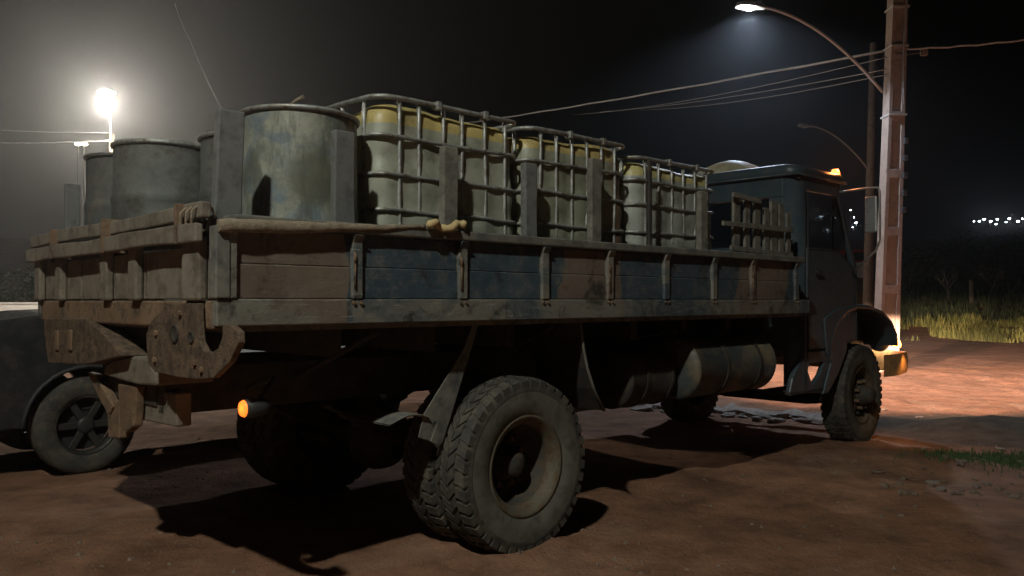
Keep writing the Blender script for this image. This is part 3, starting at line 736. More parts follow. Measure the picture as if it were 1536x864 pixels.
# rear wall with window opening and rounded corners
def rear_piece(v0, v1, z0, z1, name='rear_panel'):
    return tb(3.80, 3.84, v0, v1, z0, z1).build(name, MT['cab'], cab, 0.004)
rear_piece(CLf + 0.14, CR - 0.14, 0.98, 1.95); rear_piece(CLf + 0.14, CR - 0.14, 2.40, 2.58)
rear_piece(0.70, CR - 0.14, 1.952, 2.398); rear_piece(CLf + 0.14, -0.75, 1.952, 2.398)
tb(3.812, 3.822, -0.74, 0.69, 1.96, 2.39).build('rear_window', MT['glass'], cab)
for s_, vv in ((1, CR), (-1, CLf)):
    Mx = Matrix.Translation(T(3.94, vv - 0.14 * s_, 0))
    a0 = R(180) if s_ > 0 else R(90)
    MB().lathe([(0.14, 0.66), (0.14, 2.592), (0.10, 2.592), (0.10, 0.66), (0.14, 0.66)], Mx, 10, True, a0, a0 + R(90)).build('corner_pillar', MT['cab'], cab)
# roof with rain gutter and crown
m = MB()
def ring_at(z, ins, r_):
    out = []
    cu0, cu1, cv0, cv1 = 3.765 + ins, 4.79 - ins, CLf - 0.025 + ins, CR + 0.025 - ins
    for (cx_, cy_, a0) in ((cu1 - r_, cv1 - r_, 0), (cu0 + r_, cv1 - r_, 90), (cu0 + r_, cv0 + r_, 180), (cu1 - r_, cv0 + r_, 270)):
        for k in range(7):
            a = R(a0 + 15 * k); v_ = cy_ + r_ * math.sin(a)
            out.append(T(cx_ + r_ * math.cos(a), v_, z + (0.055 * (1 - ((v_ - VC) / 1.1) ** 2) if z > 2.61 else 0)))
    return out
lay = [(2.592, 0.0, 0.13), (2.60, -0.006, 0.135), (2.655, 0.004, 0.13), (2.672, 0.02, 0.12), (2.682, 0.06, 0.11), (2.690, 0.20, 0.09), (2.694, 0.42, 0.05)]
vs = [p for l in lay for p in ring_at(*l)]; kk = 28
fs = [(i * kk + k, i * kk + (k + 1) % kk, (i + 1) * kk + (k + 1) % kk, (i + 1) * kk + k) for i in range(len(lay) - 1) for k in range(kk)] + [tuple(range((len(lay) - 1) * kk, len(lay) * kk))]
m.add(vs, fs, True); roof = m.build('roof', MT['cab'], cab)
MB().tube([T(4.78, CR + 0.02, 2.592), T(3.77, CR + 0.02, 2.592), T(3.77, CLf - 0.02, 2.592), T(4.78, CLf - 0.02, 2.592)], 0.012, 6).build('rain_gutter', MT['cab'], cab)
# cream domed cover lying on the roof
vs = []; n_ = 20
dv0, dv1 = onU(1040, 250, 4.25)[0], onU(1156, 252, 4.25)[0]; dzt = onU(1108, 239.5, 4.25)[1]
for i in range(n_ + 1):
    for j in range(11):
        a = i / n_; b = j / 10
        vs.append(T(3.92 + 0.70 * b, dv0 + (dv1 - dv0) * a, 2.66 + (dzt - 2.66) * (math.sin(math.pi * a) ** 0.85) * (math.sin(math.pi * b) ** 0.5)))
MB().add(vs, [(i * 11 + j, i * 11 + j + 1, (i + 1) * 11 + j + 1, (i + 1) * 11 + j) for i in range(n_) for j in range(10)], True).build('roof_cover', MT['cream'], cab)
# amber marker lamp on the roof edge
um, zm = onV(1257, 270, 0.96)
mk = MB().lathe([(0.045, 0), (0.045, 0.02), (0.028, 0.06), (0, 0.066)], Matrix.Translation(T(4.70, 0.92, 2.675)), 16).build('marker_lamp', emit('marker_lens', (1.0, 0.26, 0.05), 4.0), cab)
L = bpy.data.lights.new('marker_light', 'POINT'); L.energy = 12.0; L.color = (1, 0.30, 0.07); L.shadow_soft_size = 0.03
lo = bpy.data.objects.new('marker_light', L); C.objects.link(lo); lo.parent = truck; lo.location = T(4.72, 0.95, 2.75)
# windscreen, cowl, bonnet, wings, bumper, grille
MB().prism([T(4.67, CLf + 0.06, 2.57), T(4.67, CR - 0.06, 2.57), T(5.09, CR - 0.06, 1.74), T(5.09, CLf + 0.06, 1.74)], (0.008, 0, 0.004)).build('windscreen', MT['glass'], cab)
m = MB(); prof = [(5.045, 1.73), (5.35, 1.70), (5.85, 1.60), (6.05, 1.48), (6.12, 1.2), (6.10, 0.95), (5.045, 0.95)]
m.prism([T(u, 0.62, z) for u, z in prof], (0, 1.44, 0)); m.build('bonnet', MT['cab'], cab, 0.05)
tb(4.99, 5.05, CLf + 0.05, CR - 0.05, 1.0, 1.735).build('cowl', MT['cab'], cab, 0.02)
for k in range(6):
    tb(6.115, 6.14, -0.62, 0.42, 1.02 + k * 0.07, 1.05 + k * 0.07).build('grille_slat', MT['plastic'], cab)
for s_ in (1, -1):
    vo = VC + s_ * 1.10; vi = VC + s_ * 0.72
    m = MB(); vs = []
    arcp = [(4.40, 0.92), (4.44, 1.06), (4.56, 1.24), (4.76, 1.35), (5.02, 1.395), (5.30, 1.385), (5.62, 1.33), (5.86, 1.22), (6.00, 1.08), (6.03, 0.95)]
    for (u, z) in arcp:
        for (vv, dz) in ((vo, -0.035), (vo, 0.0), (vo - 0.03 * s_, 0.012), (vi, 0.02), (vi, -0.01), (vo - 0.02 * s_, -0.02)):
            cu = 5.18; nrm = Vector((u - cu, 0, z - 0.85)).normalized()
            vs.append(T(u + nrm.x * dz, vv, z + nrm.z * dz))
    n6 = 6
    fs = [(i * n6 + k, i * n6 + (k + 1) % n6, i * n6 + n6 + (k + 1) % n6, i * n6 + n6 + k) for i in range(len(arcp) - 1) for k in range(n6)]
    m.add(vs, fs, True); m.build('mudguard', MT['cab'], cab)
    skp = [onV(px, py, 1.0) for px, py in ((1238, 478), (1258, 462), (1285, 457.5), (1277, 474), (1273, 500), (1271, 528), (1258, 562), (1244, 590), (1236, 591), (1248, 545), (1242, 530))]
    side_poly(skp, vo - 0.004 * s_, 0.03 * s_, 'mudguard_skirt', MT['cab'])
    side_poly([(3.99, 0.86), (3.99, 0.976), (4.50, 0.976), (4.42, 0.86)], (CR if s_ > 0 else CLf), 0.05 * s_, 'sill_panel', MT['cab'])
    # headlamp
    Mx = Matrix.Translation(T(6.10, VC + s_ * 0.86, 0.98)) @ Matrix.Rotation(R(90), 4, 'Y')
    hl = MB().lathe([(0.0, -0.08), (0.07, -0.07), (0.105, -0.02), (0.11, 0.02), (0.098, 0.03)], Mx, 24).build('headlamp', MT['cab'], cab)
    MB().lathe([(0.098, 0.026), (0.06, 0.045), (0.0, 0.05)], Mx, 24).build('lens', emit('headlamp_lens', (1.0, 0.85, 0.7), 20), hl)
    L = bpy.data.lights.new('headlamp_light', 'SPOT'); L.energy = HEADLIGHT['power']; L.color = HEADLIGHT['col']
    L.spot_size = R(110); L.spot_blend = 0.45; beam_pattern(L); L.shadow_soft_size = 0.08
    lo = bpy.data.objects.new('headlamp_light', L); C.objects.link(lo); lo.parent = truck
    lo.location = T(6.36, VC + s_ * 0.86, 0.98); lo.rotation_euler = (0, R(-90 + 5 + 180 - 180), 0)
    lo.rotation_euler = Vector((1, 0, 0.03)).to_track_quat('-Z', 'Y').to_euler()
# bumper: tapered pressing with turned-back ends
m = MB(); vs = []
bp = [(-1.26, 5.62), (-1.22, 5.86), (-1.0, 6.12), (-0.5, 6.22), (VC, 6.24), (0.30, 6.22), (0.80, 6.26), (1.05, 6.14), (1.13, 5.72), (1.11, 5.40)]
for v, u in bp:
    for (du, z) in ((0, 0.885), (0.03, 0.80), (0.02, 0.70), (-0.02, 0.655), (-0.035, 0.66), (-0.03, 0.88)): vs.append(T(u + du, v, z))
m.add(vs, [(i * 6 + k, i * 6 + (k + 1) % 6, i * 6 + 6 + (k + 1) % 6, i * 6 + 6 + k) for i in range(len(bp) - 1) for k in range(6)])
m.build('bumper', MT['lamplit_orange'], truck, 0.004)
# turn lamp on the wing front, lit
tn = MB().lathe([(0.0, 0.05), (0.035, 0.04), (0.045, 0.0), (0.04, -0.03), (0, -0.035)], Matrix.Translation(T(6.09, 0.96, 0.96)), 18).build('turn_lamp', emit('turn_lens', (1.0, 0.33, 0.06), 15.0), cab)
L = bpy.data.lights.new('turn_lamp_light', 'SPOT'); L.energy = 9.0; L.color = (1, 0.45, 0.13); L.shadow_soft_size = 0.03; L.spot_size = R(110); L.spot_blend = 0.4
lo = bpy.data.objects.new('turn_lamp_light', L); C.objects.link(lo); lo.parent = truck; lo.location = T(5.92, 1.22, 0.94)
# mirror on its tubular arm
mir = MB().box(4.70, 4.73, -1.325, -1.205, 2.09, 2.44).build('mirror', MT['mirror'], cab, 0.015)
MB().tube([T(4.66, CR, 2.50), T(4.70, 1.22, 2.52), T(4.72, 1.33, 2.52), T(4.72, 1.345, 2.48), T(4.72, 1.345, 2.02), T(4.74, 1.30, 1.92), T(4.92, CR + 0.01, 1.72)], 0.011, 8).build('mirror_arm', MT['steel'], mir)
# seats and steering wheel inside
for vv in (0.45, -0.65):
    m = tb(4.05, 4.5, vv - 0.25, vv + 0.25, 1.3, 1.45); m.box(3.95, 4.07, -vv - 0.24, -vv + 0.24, 1.45, 2.0); m.build('seat', MT['cab_dark'], cab, 0.04)
tb(3.9, 5.0, CLf + 0.08, CR - 0.08, 0.98, 1.05).build('cab_floor', MT['cab_dark'], cab)
MB().tube([T(4.72 + 0.06 * math.sin(a_), -0.65 + 0.22 * math.cos(a_), 1.78 + 0.2 * math.sin(a_)) for a_ in [k * math.pi / 10 for k in range(20)]], 0.014, 8, True).build('steering_wheel', MT['plastic'], cab)

# wooden rack of slats at the front of the right side board
def slat(px, py_top, py_bot, wpx, v, mt='wood', name='rack_slat'):
    (ua, za), (ub, zb) = onV(px, py_top, v), onV(px, py_bot, v)
    w = wpx * 0.0125 / 2
    n = 4; vs = []
    for i in range(n + 1):
        t = i / n; u = ub + (ua - ub) * t; z = zb + (za - zb) * t; ww = w * (1 + 0.12 * mnoise.noise(Vector((px * .3, t * 4, 0))))
        vs += [T(u - ww, v, z), T(u + ww, v, z), T(u + ww, v - 0.025, z), T(u - ww, v - 0.025, z)]
    MB().add(vs, [(i * 4 + k, i * 4 + (k + 1) % 4, i * 4 + 4 + (k + 1) % 4, i * 4 + 4 + k) for i in range(n) for k in range(4)] + [(3, 2, 1, 0), (n * 4, n * 4 + 1, n * 4 + 2, n * 4 + 3)]).build(name, MT[mt], truck, 0.003)
for px, t_, b_, w_ in ((1106, 293, 377, 7), (1122, 297, 379, 6), (1137, 300, 381, 7), (1151, 312, 381, 6), (1162, 302, 382, 8), (1173, 306, 383, 6), (1184, 320, 384, 5)):
    slat(px, t_, b_, w_, 1.10)
for pts in ([(1101, 288), (1143, 299), (1143, 306), (1101, 295)], [(1086, 331), (1190, 341), (1190, 349), (1086, 338)], [(1098, 368), (1190, 379), (1190, 386), (1098, 375)]):
    MB().prism(pv(pts, 1.135), (0, 0.022, 0)).build('rack_bar', MT['wood'], truck, 0.003)

# ------------------------------------------------------------------ load: caged liquid tanks
def rr_outline(lx, ly, r_, per=6):
    out = []
    for (cx, cy, a0) in ((lx / 2 - r_, ly / 2 - r_, 0), (-lx / 2 + r_, ly / 2 - r_, 90), (-lx / 2 + r_, -ly / 2 + r_, 180), (lx / 2 - r_, -ly / 2 + r_, 270)):
        for k in range(per + 1):
            a = R(a0 + 90 * k / per); out.append((cx + r_ * math.cos(a), cy + r_ * math.sin(a)))
    return out
def dense(out, step):
    res = []
    for i in range(len(out)):
        a, b = Vector((*out[i], 0)), Vector((*out[(i + 1) % len(out)], 0)); n = max(1, int((b - a).length / step))
        for k in range(n): res.append(a.lerp(b, k / n))
    return res
def caged_tank(u0, u1, v_out, wid, ztop, level, label, group, seed, tint, top, fill_dz=0.03, stain=None):
    rnd = random.Random(seed)
    lx, ly = u1 - u0, wid; zb = 1.362; h = ztop - zb
    e = empty('caged_tank', W((u0 + u1) / 2, v_out - wid / 2, zb), TROT, label, 'tank', group)
    # pallet
    for yy in (-ly / 2 + 0.06, 0, ly / 2 - 0.06):
        MB().box(-lx / 2 + 0.01, lx / 2 - 0.01, yy - 0.05, yy + 0.05, 0.0, 0.11).build('pallet_runner', MT['wood'], e, 0.004)
    MB().box(-lx / 2, lx / 2, -ly / 2, ly / 2, 0.112, 0.132).build('pallet_deck', MT['galv'], e)
    # bottle, bulging between the bars
    z0, z1 = 0.135, h - fill_dz
    base = dense(rr_outline(lx - 0.045, ly - 0.045, 0.09), 0.03); n = len(base); rows = 30
    nbar = 5; sp = lx / (nbar + 0.0)
    vs = []
    for j in range(rows + 1):
        t = j / rows; z = z0 + (z1 - z0) * t
        ins = 0.0
        if t > 0.93: ins = 0.055 * ((t - 0.93) / 0.07) ** 2.4
        if t < 0.05: ins = 0.05 * ((0.05 - t) / 0.05) ** 2
        bul = 0.020 * math.sin(math.pi * min(1, t * 1.15)) + 0.012 * (abs(math.sin(math.pi * t * 4.2)) - 0.5)
        for p in base:
            d = p.normalized()
            fl_ = 0.011 * abs(math.sin(math.pi * (p.x + lx / 2) / sp)) if abs(p.y) > ly / 2 - 0.06 else 0.011 * abs(math.sin(math.pi * (p.y + ly / 2) / (ly / 5)))
            k = bul + fl_ + 0.008 * mnoise.noise(Vector((p.x * 4 + seed, p.y * 4, z * 3))) - ins
            sag = 0.03 * max(0, (t - 0.85) / 0.15) * mnoise.noise(Vector((p.x * 2.2 + seed * 3, p.y * 2.2, 0.3)))
            vs.append(Vector((p.x + d.x * k, p.y + d.y * k, z + sag)))
    fs = [(j * n + i, j * n + (i + 1) % n, (j + 1) * n + (i + 1) % n, (j + 1) * n + i) for j in range(rows) for i in range(n)]
    m = MB().add(vs, fs, True)
    tp = len(m.v); m.v.append((0, 0, z1 + 0.02))
    for i in range(n): m.f.append([rows * n + i, rows * n + (i + 1) % n, tp]); m.sm.append(True)
    bo = m.build('bottle', bottle_material('aged_bottle', level - zb, tint, top, stain), e)
    MB().tube([(0, 0, z1 + 0.0), (0, 0, z1 + 0.055)], 0.10, 24).build('lid', MT['plastic'], bo)
    # cage: rings and uprights, a little dented
    ring_pts = dense(rr_outline(lx + 0.02, ly + 0.02, 0.10), 0.09)
    for k, zz in enumerate((0.16, 0.36 + rnd.uniform(-.015, .015), 0.56 + rnd.uniform(-.015, .015), 0.76 + rnd.uniform(-.015, .015), 0.96 + rnd.uniform(-.02, .02), h)):
        r_ = 0.0115 if k < 5 else 0.015
        ph = rnd.uniform(0, 50); am = 0.012 if k < 5 else 0.005
        pth = [Vector((p.x, p.y, zz + am * mnoise.noise(Vector((p.x * 3 + ph, p.y * 3, 0))))) for p in ring_pts]
        MB().tube(pth, r_, 8, True).build('cage_ring', MT['galv'], e)
    def upright(x, y):
        ph = rnd.uniform(0, 90); am = rnd.uniform(0.004, 0.016); pth = []
        ox, oy = (0, 0.010 * (1 if y > 0 else -1)) if abs(y) > ly / 2 - 0.02 else (0.010 * (1 if x > 0 else -1), 0)
        for i in range(9):
            t = i / 8; w_ = math.sin(math.pi * t)
            pth.append((x - ox + w_ * am * mnoise.noise(Vector((t * 2.4 + ph, 0, 0))) * (2 if abs(ox) < .001 else .3), y - oy + w_ * am * mnoise.noise(Vector((t * 2.4 + ph, 5, 0))) * (2 if abs(oy) < .001 else .3), 0.13 + (h - 0.13) * t))
        MB().tube(pth, 0.0115, 8).build('cage_bar', MT['galv'], e)
    for k in range(6):
        x = -lx / 2 + 0.13 + (lx - 0.26) * k / 5 + rnd.uniform(-.015, .015)
        upright(x, ly / 2 + 0.01); upright(x, -ly / 2 - 0.01)
    for k in range(5):
        y = -ly / 2 + 0.12 + (ly - 0.24) * k / 4
        upright(lx / 2 + 0.01, y); upright(-lx / 2 - 0.01, y)
    # clamps on the top ring
    for x in (-lx * 0.12, lx * 0.22):
        MB().box(x - 0.016, x + 0.016, -ly / 2 - 0.035, -ly / 2 + 0.012, h - 0.024, h + 0.024).build('clamp', MT['galv'], e, 0.004)
    return e
GT = 'caged liquid tanks on the truck bed'
caged_tank(-0.76, 0.29, 0.95, 1.08, 2.535, 2.40, 'caged yellow-topped tank beside the grey sheet-metal drum', GT, 3, (0.36, 0.37, 0.295), (0.55, 0.44, 0.17))
caged_tank(0.37, 1.36, 0.95, 1.05, 2.525, 2.405, 'middle one of three caged tanks, with a rusty brown stained corner', GT, 11, (0.31, 0.32, 0.235), (0.50, 0.39, 0.15), stain=0.30)
caged_tank(1.45, 2.50, 0.95, 1.05, 2.47, 2.345, 'caged tank with pale yellow top next to the wooden slat rack', GT, 23, (0.36, 0.375, 0.33), (0.54, 0.47, 0.20))

# sheet metal drums at the rear of the bed
def metal_drum(u, v, rb, rt, z1, label, cat, mt, hoop=True, group=None, hoops=1.0):
    zb = 1.362
    e = empty('sheet_metal_drum', W(u, v, zb), TROT, label, cat, group)
    h = z1 - zb
    pr = [(0, 0.0), (rb, 0.0), (rb, 0.02)] + [(rb + (rt - rb) * k / 40 + 0.011 * max(math.exp(-((k - 13) / 1.0) ** 2), math.exp(-((k - 27) / 1.0) ** 2)) * hoops, 0.02 + (h - 0.02) * k / 40) for k in range(1, 41)] + [(rt - 0.012, h), (rt - 0.014, h - 0.05), (rb - 0.02, 0.03), (0, 0.03)]
    m = MB(); m.lathe(pr, None, 72)
    m.v = [(x + 0.010 * mnoise.noise(Vector((x * 3, y * 3, z * 3))), y + 0.010 * mnoise.noise(Vector((x * 3, y * 3, z * 3 + 7))), z + 0.012 * mnoise.noise(Vector((x * 2, y * 2, 9))) * (z > h * 0.8)) for x, y, z in m.v]
    m.build('drum_body', mt, e)
    MB().tube([((rt + 0.006) * math.cos(a) , (rt + 0.006) * math.sin(a), h + 0.012 * mnoise.noise(Vector((rt * math.cos(a) * 2, rt * math.sin(a) * 2, 9)))) for a in [k * math.pi / 36 for k in range(72)]], 0.013, 8, True).build('rim', MT['galv'] if hoop else mt, e)
    return e
metal_drum(-1.11, 0.765, 0.305, 0.288, 2.375, 'grey blotched sheet-metal drum between two tall board posts', 'drum', MT['zinc'], hoops=0.15)
m_dull = mat('dull_drum', (0.085, 0.09, 0.085), (0.14, 0.145, 0.13), 4, 0.7, 0.1, (0.06, 0.055, 0.045), 6, 0.4)
m_dark = mat('dark_drum', (0.05, 0.055, 0.055), (0.09, 0.095, 0.09), 5, 0.6, 0, (0.12, 0.11, 0.09), 8)
metal_drum(-1.02, 0.08, 0.30, 0.29, 2.36, 'dull grey drum half hidden behind the tall corner post', 'drum', m_dull)
metal_drum(-1.30, -0.52, 0.30, 0.285, 2.36, 'dusty drum behind the middle of the tailgate, half veiled by lamp glare', 'drum', m_dull)
metal_drum(-1.30, -1.10, 0.27, 0.26, 2.36, 'dark drum at the rear corner of the bed farthest from the tall posts', 'drum', m_dark, False)

# rolled canvas along the top rail, knotted at its thin end
path = []; rad = []
pp = [(232, 324, 0.055), (262, 321, 0.05), (300, 322, 0.035), (330, 338, 0.040), (400, 339, 0.042), (470, 341, 0.036), (530, 341, 0.026), (580, 341, 0.018), (622, 340, 0.013), (640, 340, 0.016)]
tu, tz = [], []
root = empty('canvas_roll', W(-1.1, VR - 0.02, 1.82), TROT, 'beige canvas roll lashed along the top of the side board', 'canvas')
def rl(u, v, z): return T(u + 1.1, v - (VR - 0.02), z - 1.82)
pts = []
for px, py, r_ in pp[3:]:
    u, z = onV(px, py, VR + 0.035); pts.append((u, VR + 0.035, z, r_))
m = MB(); ring = []
xs_ = []
for i in range(len(pts) - 1):
    for k in range(4):
        t = k / 4; a, b = pts[i], pts[i + 1]; xs_.append(tuple(a[q] + (b[q] - a[q]) * t for q in range(4)))
xs_.append(pts[-1])
m.tube([rl(u, v + 0.006 * mnoise.noise(Vector((u * 7, 0, 0))), z + 0.006 * mnoise.noise(Vector((u * 8, 3, 0)))) for u, v, z, r_ in xs_], [r_ * (0.72 + 0.12 * mnoise.noise(Vector((u * 16, 1, 0)))) for u, v, z, r_ in xs_], 12)
m.v = [(x, y * 0.75 + 0.004 * mnoise.noise(Vector((x * 14, y * 60, z * 60))), z * (1.0 if z < 0 else 0.85) + 0.006 * mnoise.noise(Vector((x * 10, y * 70, z * 70 + 5)))) for x, y, z in m.v]
m.build('roll', MT['tarp'], root)
kn = MB()
kp = []
for i in range(20):
    t = i / 19; u, z = onV(640 + 58 * t, 339 - 5 * math.sin(t * 9) * (1 - 0.3 * t), VR + 0.03)
    kp.append(rl(u, VR + 0.03 + 0.02 * math.sin(t * 13), z))
kn.tube(kp, [0.014 + 0.010 * abs(math.sin(i * 1.3)) for i in range(20)], 8)
kn.build('knotted_end', MT['canvas_yellow'], root)
# rope lashing at the corner of the tailgate
m = MB()
cx = T(UR - 0.03, 1.02, 1.80)
pth = [cx + Vector((0.05 * math.cos(t * 0.9), 0.05 * t / 6 - 0.1, 0.062 * math.sin(t * 0.9))) for t in range(0, 28)]
rope = m.tube([Vector((p.x - cx.x, p.y - cx.y, p.z - cx.z)) for p in pth], 0.007, 6).build('rope', MT['tarp'])
tag(rope, 'beige rope wound round the rail at the tailgate corner', 'rope'); rope.location = W(UR - 0.03, 1.02, 1.80); rope.rotation_euler = (0, 0, TROT)
# bent stick poking up out of the drum
p0 = W(-1.25, 0.35, 1.42)
st = MB().tube([Vector((0, 0, 0)), at(405, 165, 5.0) - p0 + Vector((0.05, 0.25, 0)), at(418, 148, 5.05) - p0 + Vector((0, .2, 0)), at(432, 138, 5.05) - p0 + Vector((0, .2, 0)), at(444, 133, 5.05) - p0 + Vector((0, .2, 0))], [0.008, 0.007, 0.007, 0.009, 0.016], 7).build('bent_stick', MT['tarp'])
st.location = p0; tag(st, 'thin bent stick poking up from the grey blotched drum', 'stick')

# ------------------------------------------------------------------ parked vehicles beyond the truck
def car_wheel(parent, x, y, r_, w, right):
    e = empty('wheel'); e.parent = parent
    e.matrix_local = Matrix.Translation((x, y, r_ - 0.01)) @ Matrix.Rotation(R(90 if right else -90), 4, 'X')
    h = w / 2; rr = r_ * 0.60
    MB().lathe([(rr, h * 0.8), (rr + 0.02, h), (r_ * 0.86, h), (r_ - 0.02, h * 0.86), (r_, h * 0.6), (r_, -h * 0.6), (r_ - 0.02, -h * 0.86), (r_ * 0.86, -h), (rr, -h * 0.8)], None, 48).build('tyre', MT['rubber'], e)
    MB().lathe([(rr - 0.03, h * 0.2), (rr - 0.015, h * 0.75), (rr + 0.005, h * 0.86), (rr + 0.006, h * 0.78), (rr, -h * 0.7)], None, 40).build('rim', MT['alloy'], e)
    for k in range(6):
        a = k * math.pi / 3
        MB().box(0.05, rr - 0.02, -0.028, 0.028, h * 0.30, h * 0.5, Matrix.Rotation(a, 4, 'Z')).build('spoke', MT['alloy'], e, 0.006)
    MB().lathe([(0.07, h * 0.3), (0.07, h * 0.55), (0.045, h * 0.62), (0, h * 0.63)], None, 20).build('hub', MT['alloy'], e)
    MB().lathe([(rr - 0.03, -h * 0.2), (0, -h * 0.2)], None, 24).build('brake_disc', MT['cab_dark'], e)
def vehicle(name, u_front, u_back, v_near, wid, wheels, r_, prof, lower, label, cat, mt, glass, arch=1.18):
    """profile in (u, z), nose towards the truck's tail"""
    e = empty(name, W(0, v_near, 0), TROT, label, cat)
    def body(y0, y1, pts, nm, m, bev): return MB().prism([(u, y0, z) for u, z in pts], (0, y1 - y0, 0)).build(nm, m, e, bev)
    # side outline with wheel arches cut along the sill
    bot = []
    for uw in sorted(wheels):
        n = 10
        bot.append((uw - r_ * arch, lower))
        for k in range(1, n):
            a = math.pi - math.pi * k / n; bot.append((uw + r_ * arch * math.cos(a), max(lower, r_ + r_ * arch * math.sin(a) * 0.98)))
        bot.append((uw + r_ * arch, lower))
    outline = [(u_front, lower + 0.1)] + [(u_front + 0.08, lower)] + bot + [(u_back - 0.05, lower), (u_back, lower + 0.1)] + prof
    body(0.0, 0.10, outline, 'side_panel', mt, 0.02)
    body(wid - 0.10, wid, outline, 'side_panel', mt, 0.02)
    top = [(u_back, lower + 0.1)] + prof + [(u_front, lower + 0.1)]
    # skin across: one strip per profile segment
    vs = []
    for (u, z) in top: vs += [(u, 0.09, z - 0.004), (u, wid - 0.09, z - 0.004)]
    MB().add(vs, [(2 * i, 2 * i + 1, 2 * i + 3, 2 * i + 2) for i in range(len(top) - 1)]).build('body_shell', mt, e)
    MB().box(u_front + 0.25, u_back - 0.2, 0.12, wid - 0.12, lower + 0.1, lower + 0.16).build('underbody', MT['cab_dark'], e)
    ws = sorted(wheels); gp = r_ * arch + 0.06
    for (ua, ub) in ((ws[0] + gp, ws[1] - gp), (ws[1] + gp, u_back - 0.1)):
        body(-0.006, 0.004, [(ua, 0.600), (ub, 0.615), (ub, 0.63), (ua, 0.617)], 'crease_strip', mt, 0)
    for g in glass:
        body(-0.004, 0.004, g, 'window', MT['glass_dark'], 0)
    for uw in wheels:
        car_wheel(e, uw, 0.115, r_, 0.22, True); car_wheel(e, uw, wid - 0.115, r_, 0.22, False)
        arcs = [(uw + (r_ * arch + 0.012) * math.cos(a), -0.008, max(lower, r_ + (r_ * arch + 0.012) * math.sin(a))) for a in [math.pi * k / 16 for k in range(17)]]
        MB().tube(arcs, 0.018, 6).build('arch_trim', MT['plastic'], e)
    return e
MT['glass_dark'] = mat('tinted_glass', (0.01, 0.011, 0.012), (0.014, 0.015, 0.016), 2, 0.15)
# note: local y points away from the truck here (v decreases), near side is y = 0
suv_prof = [(3.0, 0.95), (2.98, 1.30), (2.75, 1.80), (2.5, 1.86), (0.5, 1.88), (0.25, 1.84), (-0.45, 1.375), (-1.2, 1.345), (-1.75, 1.27), (-1.93, 1.12), (-1.98, 0.75)]
suv = vehicle('parked_offroad_car', -1.98, 3.0, -2.87, 1.80, (-1.0, 1.85), 0.405, suv_prof, 0.42,
        'dark off-road car with grey doors parked alongside the truck tail', 'car', MT['dark_car'],
        [[(-0.30, 1.40), (0.28, 1.78), (0.95, 1.80), (0.95, 1.40)], [(1.03, 1.40), (1.03, 1.80), (2.45, 1.78), (2.65, 1.40)]])
for (ua, ub) in ((-0.40, 0.97), (1.01, 1.34)):
    MB().prism([(ua, -0.012, 0.46), (ub, -0.012, 0.46), (ub, -0.012, 1.37), (ua, -0.012, 1.35)], (0, 0.02, 0)).build('door', MT['grey_body'], suv, 0.006)
MB().prism([(2.36, -0.012, 0.46), (2.92, -0.012, 0.46), (2.92, -0.012, 1.25), (1.40, -0.012, 1.37), (1.40, -0.012, 0.95), (1.60, -0.012, 0.93), (1.85, -0.012, 0.98), (2.12, -0.012, 0.93), (2.33, -0.012, 0.66)], (0, 0.02, 0)).build('rear_quarter', MT['grey_body'], suv, 0.004)
MB().box(-1.985, -1.80, -0.004, 0.22, 0.98, 1.10).build('headlamp', MT['mirror'], suv, 0.02)
van_prof = [(8.3, 0.9), (8.25, 1.9), (8.1, 1.98), (5.0, 1.98), (4.75, 1.92), (4.1, 1.25), (3.6, 1.05), (3.5, 0.7)]
vehicle('parked_van', 3.5, 8.3, -2.87, 1.75, (4.25, 7.2), 0.33, van_prof, 0.20,
        'pale grey van seen under the truck behind the fuel tank', 'van', MT['grey_body'],
        [[(4.35, 1.28), (4.80, 1.80), (5.4, 1.80), (5.4, 1.28)]])

